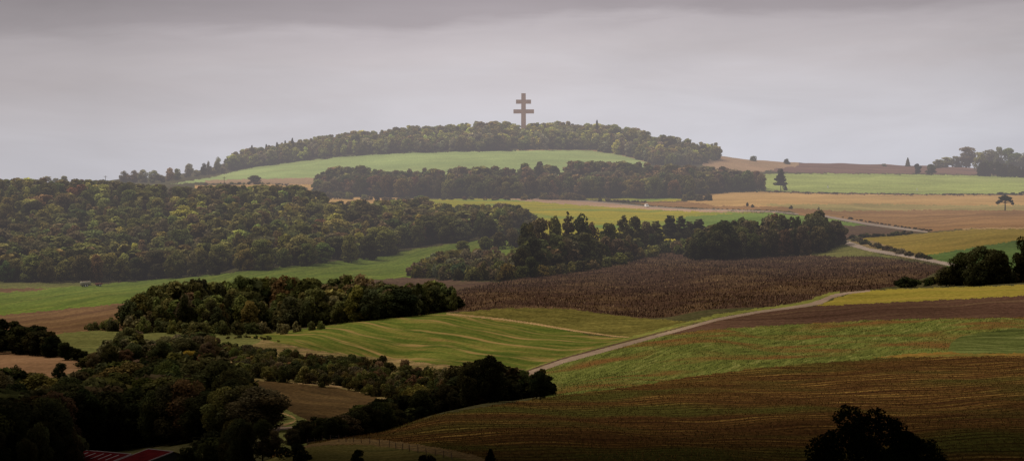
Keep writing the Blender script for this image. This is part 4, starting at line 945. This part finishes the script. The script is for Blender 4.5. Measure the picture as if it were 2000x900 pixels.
def marker(u, v, hpx, label, dmin, dmax=4200, w=.5, topdark=True):
    p = ground(u, v, dmin, dmax); s = p.y/F; H = hpx*s; t = empty('marker_post', p); tag(t, label, 'marker post')
    MB().box(-w/2, w/2, -w/3, w/3, -.2, H*.72, .8, .8).build('post', white, t)
    MB().box(-w*.36, w*.36, -w*.25, w*.25, H*.72, H, .8, .8).build('cap', dark if topdark else white, t)
marker(1617, 367, 5.5, 'white marker with dark top in the left of the far green field', 2900, w=1.0)
marker(1791, 373, 6, 'thin white marker in the centre of the far green field', 2900, w=.6, topdark=False)
marker(1287, 320, 6, 'tiny white post beside the hilltop wood at its right foot', 3200, w=.9, topdark=False)
marker(535, 834, 9, 'white post beside the winding path at lower left', 850, 1150, w=.32, topdark=False)
marker(664, 818, 3.5, 'tiny white stake in the valley field behind the dark tree row', 850, 1150, w=.3, topdark=False)

def fence():
    pts = [(600,869),(630,861),(645,859),(662,862),(690,863),(722,866),(760,873),(800,881),(850,889),(900,900)]
    P = []
    for a, b in zip(pts[:-1], pts[1:]):
        n = max(1, int((b[0]-a[0])/13))
        for k in range(n): f = k/n; P.append(ground(a[0]+(b[0]-a[0])*f, a[1]+(b[1]-a[1])*f, 420, 720))
    o = P[0].copy(); t = empty('post_fence', o); tag(t, 'wooden post and wire fence crossing the dry bank at the bottom', 'fence')
    for i, p in enumerate(P):
        q = p-o; h = 1.15*rng.uniform(.85, 1.15); l = rng.normal(0, .06)
        m = MB(); m.tube([q+Vector((0, 0, -.3)), q+Vector((l, 0, h))], [.075, .065], 6); m.build('post', wood_m, t)
    for hh in (.45, .95):
        m = MB(); m.tube([p-o+Vector((0, 0, hh)) for p in P], [.012]*len(P), 4); m.build('wire', dark, t)
fence()

def barns():
    red = solid('red_roof_sheet', (.042, .005, .006), 1, 0, .25, .6); wall = solid('dark_barn_wall', (.05, .045, .04), .9, .1, .2, .6)
    pale = solid('pale_sheet', (.20, .17, .18), 1, 0, .1, .6)
    def barn(name, label, u1, v1, D1, u2, v2, D2, runL, runR, drop, sky):
        z = (V0-(v1+v2)/2)*((D1+D2)/2)/F; a = Vector(((u1-U0)/F*D1, D1, z)); b = Vector(((u2-U0)/F*D2, D2, z))
        g = at((u1+u2)/2, (D1+D2)/2).z; o = Vector((a.x, a.y, g)); t = empty(name, o); tag(t, label, 'barn')
        d = (b-a).normalized(); n = Vector((d.y, -d.x, 0)); n = n if n.x < 0 else -n      # n points to camera-left
        A = a-o; B = b-o
        def roof(nm, N, run, th=.12):
            e0 = A+N*run-Vector((0, 0, run*drop)); e1 = B+N*run-Vector((0, 0, run*drop)); dz = Vector((0, 0, th))
            return MB().hexa([A-dz, B-dz, e1-dz, e0-dz, A, B, e1, e0]).build(nm, red, t)
        roof('roof', n, runL); roof('roof', -n, runR)
        for q, N in ((A-d*.06, -d), (B+d*.06, d)):
            e = q+n*runL-Vector((0, 0, runL*drop)); MB().hexa([q+N*.1-Vector((0,0,.2)), q-N*.1-Vector((0,0,.2)), e-N*.1-Vector((0,0,.2)), e+N*.1-Vector((0,0,.2)), q+N*.1+Vector((0,0,.05)), q-N*.1+Vector((0,0,.05)), e-N*.1+Vector((0,0,.05)), e+N*.1+Vector((0,0,.05))]).build('verge_trim', pale, t)
        MB().hexa([A-n*.15+Vector((0,0,-.02)), B-n*.15+Vector((0,0,-.02)), B+n*.15+Vector((0,0,-.02)), A+n*.15+Vector((0,0,-.02)), A-n*.12+Vector((0,0,.09)), B-n*.12+Vector((0,0,.09)), B+n*.12+Vector((0,0,.09)), A+n*.12+Vector((0,0,.09))]).build('ridge_cap', pale, t)
        L = (B-A).length; w0 = .4
        c = [A+d*w0+n*(runL-.4), B-d*w0+n*(runL-.4), B-d*w0-n*(runR-.4), A+d*w0-n*(runR-.4)]
        zt = A.z-(runL-.4)*drop-.14; zt2 = A.z-(runR-.4)*drop-.14
        MB().hexa([Vector((q.x, q.y, -1.2)) for q in c]+[Vector((c[0].x,c[0].y,zt)), Vector((c[1].x,c[1].y,zt)), Vector((c[2].x,c[2].y,zt2)), Vector((c[3].x,c[3].y,zt2))]).build('wall', wall, t)
        for e in (A+d*w0, B-d*w0-d*.2):       # gable triangles
            q = [e+n*(runL-.4), e-n*(runR-.4), e]; v = []
            for s_ in (Vector((0,0,0)), d*.2):
                v += [Vector((q[0].x,q[0].y,zt+.001))+s_, Vector((q[1].x,q[1].y,zt2+.001))+s_, Vector((e.x,e.y,A.z-.15))+s_]
            me = poly_mesh('gable', v, [(0,1,2),(3,5,4),(0,3,4,1),(1,4,5,2),(2,5,3,0)], [wall]); part('gable', me, t)
        for f in sky:
            s0 = A+d*L*f+n*1.3-Vector((0,0,1.3*drop))+Vector((0,0,.02)); s1 = A+d*L*f+n*(runL*.62)-Vector((0,0,runL*.62*drop))+Vector((0,0,.02)); w = d*.25; up = Vector((0,0,.05))
            MB().hexa([s0, s0+w, s1+w, s1, s0+up, s0+w+up, s1+w+up, s1+up]).build('skylight', pale, t)
    barn('barn', 'red-roofed barn with pale skylight strips at the bottom left edge', 143, 876.5, 832, 256, 886, 818, 8.5, 6, .24, (.07,.2,.33,.46,.6,.73,.86))
    barn('barn', 'red-roofed barn with plain roof and white edge trim, right of the skylight barn', 290, 876, 812, 338, 881, 804, 10.5, 7, .27, ())
barns()

# ------------------------------------------------------------------ sky, haze, clouds, light
W_ = bpy.data.worlds.new('World'); bpy.context.scene.world = W_; W_.use_nodes = True
nt = W_.node_tree; N = nt.nodes; L = nt.links; N.clear()
SUN_EL, SUN_AZ = R(56), R(-70)        # azimuth from +Y towards +X
out = N.new('ShaderNodeOutputWorld')
sky = N.new('ShaderNodeTexSky'); sky.sky_type = 'NISHITA'; sky.sun_disc = False; sky.sun_elevation = SUN_EL; sky.sun_rotation = SUN_AZ
b1 = N.new('ShaderNodeBackground'); b1.inputs['Strength'].default_value = .05; L.new(sky.outputs[0], b1.inputs['Color'])
tc = N.new('ShaderNodeTexCoord'); sp = N.new('ShaderNodeSeparateXYZ'); L.new(tc.outputs['Generated'], sp.inputs[0])
def mapn(scale, ns, detail=5, dist=0.0, loc=(0,0,0), rough=.55):
    mp = N.new('ShaderNodeMapping'); mp.inputs['Scale'].default_value = scale; mp.inputs['Location'].default_value = loc; L.new(tc.outputs['Generated'], mp.inputs[0])
    no = N.new('ShaderNodeTexNoise'); no.inputs['Scale'].default_value = ns; no.inputs['Detail'].default_value = detail; no.inputs['Distortion'].default_value = dist; no.inputs['Roughness'].default_value = rough
    L.new(mp.outputs[0], no.inputs[0]); return no.outputs['Fac']
def math_(op, a, b=None, c=None):
    m = N.new('ShaderNodeMath'); m.operation = op
    for i, x in enumerate((a, b, c)):
        if x is None: continue
        if isinstance(x, (int, float)): m.inputs[i].default_value = x
        else: L.new(x, m.inputs[i])
    return m.outputs[0]
# elevation wobbled by cloud noise, then a ramp of cloud tones
w1 = mapn((7, 7, 42), 1.0, 4, .6, (3.1, 0, .7)); w2 = mapn((12, 12, 95), 1.0, 6, .8, (0, 0, .3))
zw = math_('MULTIPLY_ADD', math_('SUBTRACT', w1, .5), .020, sp.outputs['Z'])
zw = math_('MULTIPLY_ADD', math_('SUBTRACT', w2, .5), .013, zw)
zw = math_('MULTIPLY_ADD', sp.outputs['X'], -.045, zw)
rm = N.new('ShaderNodeMapRange'); rm.inputs['From Min'].default_value = -.01; rm.inputs['From Max'].default_value = .12; L.new(zw, rm.inputs['Value'])
cr = N.new('ShaderNodeValToRGB'); E = cr.color_ramp.elements
stops = [(0.0, lin(214,219,234)), (.10, lin(215,218,229)), (.24, lin(206,204,211)), (.34, lin(194,187,191)), (.395, lin(184,176,181)), (.425, lin(152,143,149)), (.50, lin(140,131,137)), (.60, lin(150,142,148)), (.75, lin(200,193,190)), (1.0, lin(222,214,207))]
while len(E) < len(stops): E.new(.5)
for e, (p, c) in zip(E, stops): e.position = p; e.color = (*c, 1)
L.new(rm.outputs[0], cr.inputs[0])
side = math_('MULTIPLY', math_('SUBTRACT', sp.outputs['X'], .02), math_('SUBTRACT', sp.outputs['X'], .02))
dim = math_('MAXIMUM', math_('MULTIPLY_ADD', side, -18.0, 1.03), .70)
low = mapn((12, 12, 60), 1.0, 5, .5, (8, 2, 0)); dim = math_('MULTIPLY', dim, math_('MULTIPLY_ADD', math_('SUBTRACT', low, .5), .65, 1.0))
vm = N.new('ShaderNodeVectorMath'); vm.operation = 'SCALE'; L.new(cr.outputs[0], vm.inputs[0]); L.new(dim, vm.inputs['Scale'])
b2 = N.new('ShaderNodeBackground'); b2.inputs['Strength'].default_value = 1.03; L.new(vm.outputs[0], b2.inputs['Color'])
mxs = N.new('ShaderNodeMixShader'); mxs.inputs[0].default_value = .9; L.new(b1.outputs[0], mxs.inputs[1]); L.new(b2.outputs[0], mxs.inputs[2]); L.new(mxs.outputs[0], out.inputs['Surface'])

sd = bpy.data.lights.new('sun', 'SUN'); sd.energy = 3.0; sd.angle = R(24); sd.color = (1, .88, .72)
so = link(bpy.data.objects.new('sun', sd)); d = Vector((math.sin(SUN_AZ)*math.cos(SUN_EL), math.cos(SUN_AZ)*math.cos(SUN_EL), math.sin(SUN_EL)))
so.rotation_euler = d.to_track_quat('Z', 'Y').to_euler(); so.location = (0, 500, 900)

# haze over the far country: thin absorbing and glowing air
hm = bpy.data.materials.new('haze'); hm.use_nodes = True; nt = hm.node_tree; nt.nodes.clear()
o_ = nt.nodes.new('ShaderNodeOutputMaterial'); ab = nt.nodes.new('ShaderNodeVolumeAbsorption'); em = nt.nodes.new('ShaderNodeEmission'); ad = nt.nodes.new('ShaderNodeAddShader')
SIG = 1.3e-4; ab.inputs['Color'].default_value = (0, 0, 0, 1); ab.inputs['Density'].default_value = SIG
em.inputs['Color'].default_value = (*lin(205,198,201), 1); em.inputs['Strength'].default_value = SIG
nt.links.new(ab.outputs[0], ad.inputs[0]); nt.links.new(em.outputs[0], ad.inputs[1]); nt.links.new(ad.outputs[0], o_.inputs['Volume'])
hz = MB().box(-4000, 4000, 1600, 5200, -260, 170).build('haze', hm); hz['kind'] = 'structure'

# added unseen cloud sheet over the foreground, edge shaped to darken the near ground
def add_shade_cloud():
    cm = solid('shade_cloud_grey', (.30, .28, .30), 1, 0, .2, .003)
    nx, ny = 60, 40; X = np.linspace(-1500, 1500, nx); Y = np.linspace(-900, 700, ny); XX, YY = np.meshgrid(X, Y)
    Z = 330+30*np.sin(XX/170+YY/240)+22*np.sin(XX/90-YY/130+1)+12*np.sin(YY/60+XX/70)
    edge = 60*np.sin(XX/210)+35*np.sin(XX/77+1); YY = YY+(edge+330*np.clip((-230-XX)/120, 0, 1)+150*np.exp(-((XX+90)/75)**2)+60)*np.clip((YY-100)/600, 0, 1)
    V = np.stack([XX, YY, Z], -1).reshape(-1, 3); i, j = np.meshgrid(np.arange(ny-1), np.arange(nx-1), indexing='ij')
    Q = np.stack([i*nx+j, i*nx+j+1, (i+1)*nx+j+1, (i+1)*nx+j], -1).reshape(-1, 4)
    o = part('shade_cloud', quad_mesh('shade_cloud', V, Q, [cm], smooth=True)); o['kind'] = 'structure'
add_shade_cloud()

# ------------------------------------------------------------------ camera
cam = bpy.data.cameras.new('camera'); cam.sensor_width = 36; cam.lens = 36*F/2000; cam.shift_y = -(450-V0)/2000
cam.clip_start = 1; cam.clip_end = 60000
co = link(bpy.data.objects.new('camera', cam)); co.location = (0, 0, 0); co.rotation_euler = (R(90), 0, 0)
sc = bpy.context.scene; sc.camera = co
sc.view_settings.view_transform = 'Standard'; sc.view_settings.look = 'None'; sc.view_settings.exposure = 0
sc.cycles.max_bounces = 4; sc.cycles.diffuse_bounces = 2; sc.cycles.transparent_max_bounces = 6
print('objects', len(sc.objects))
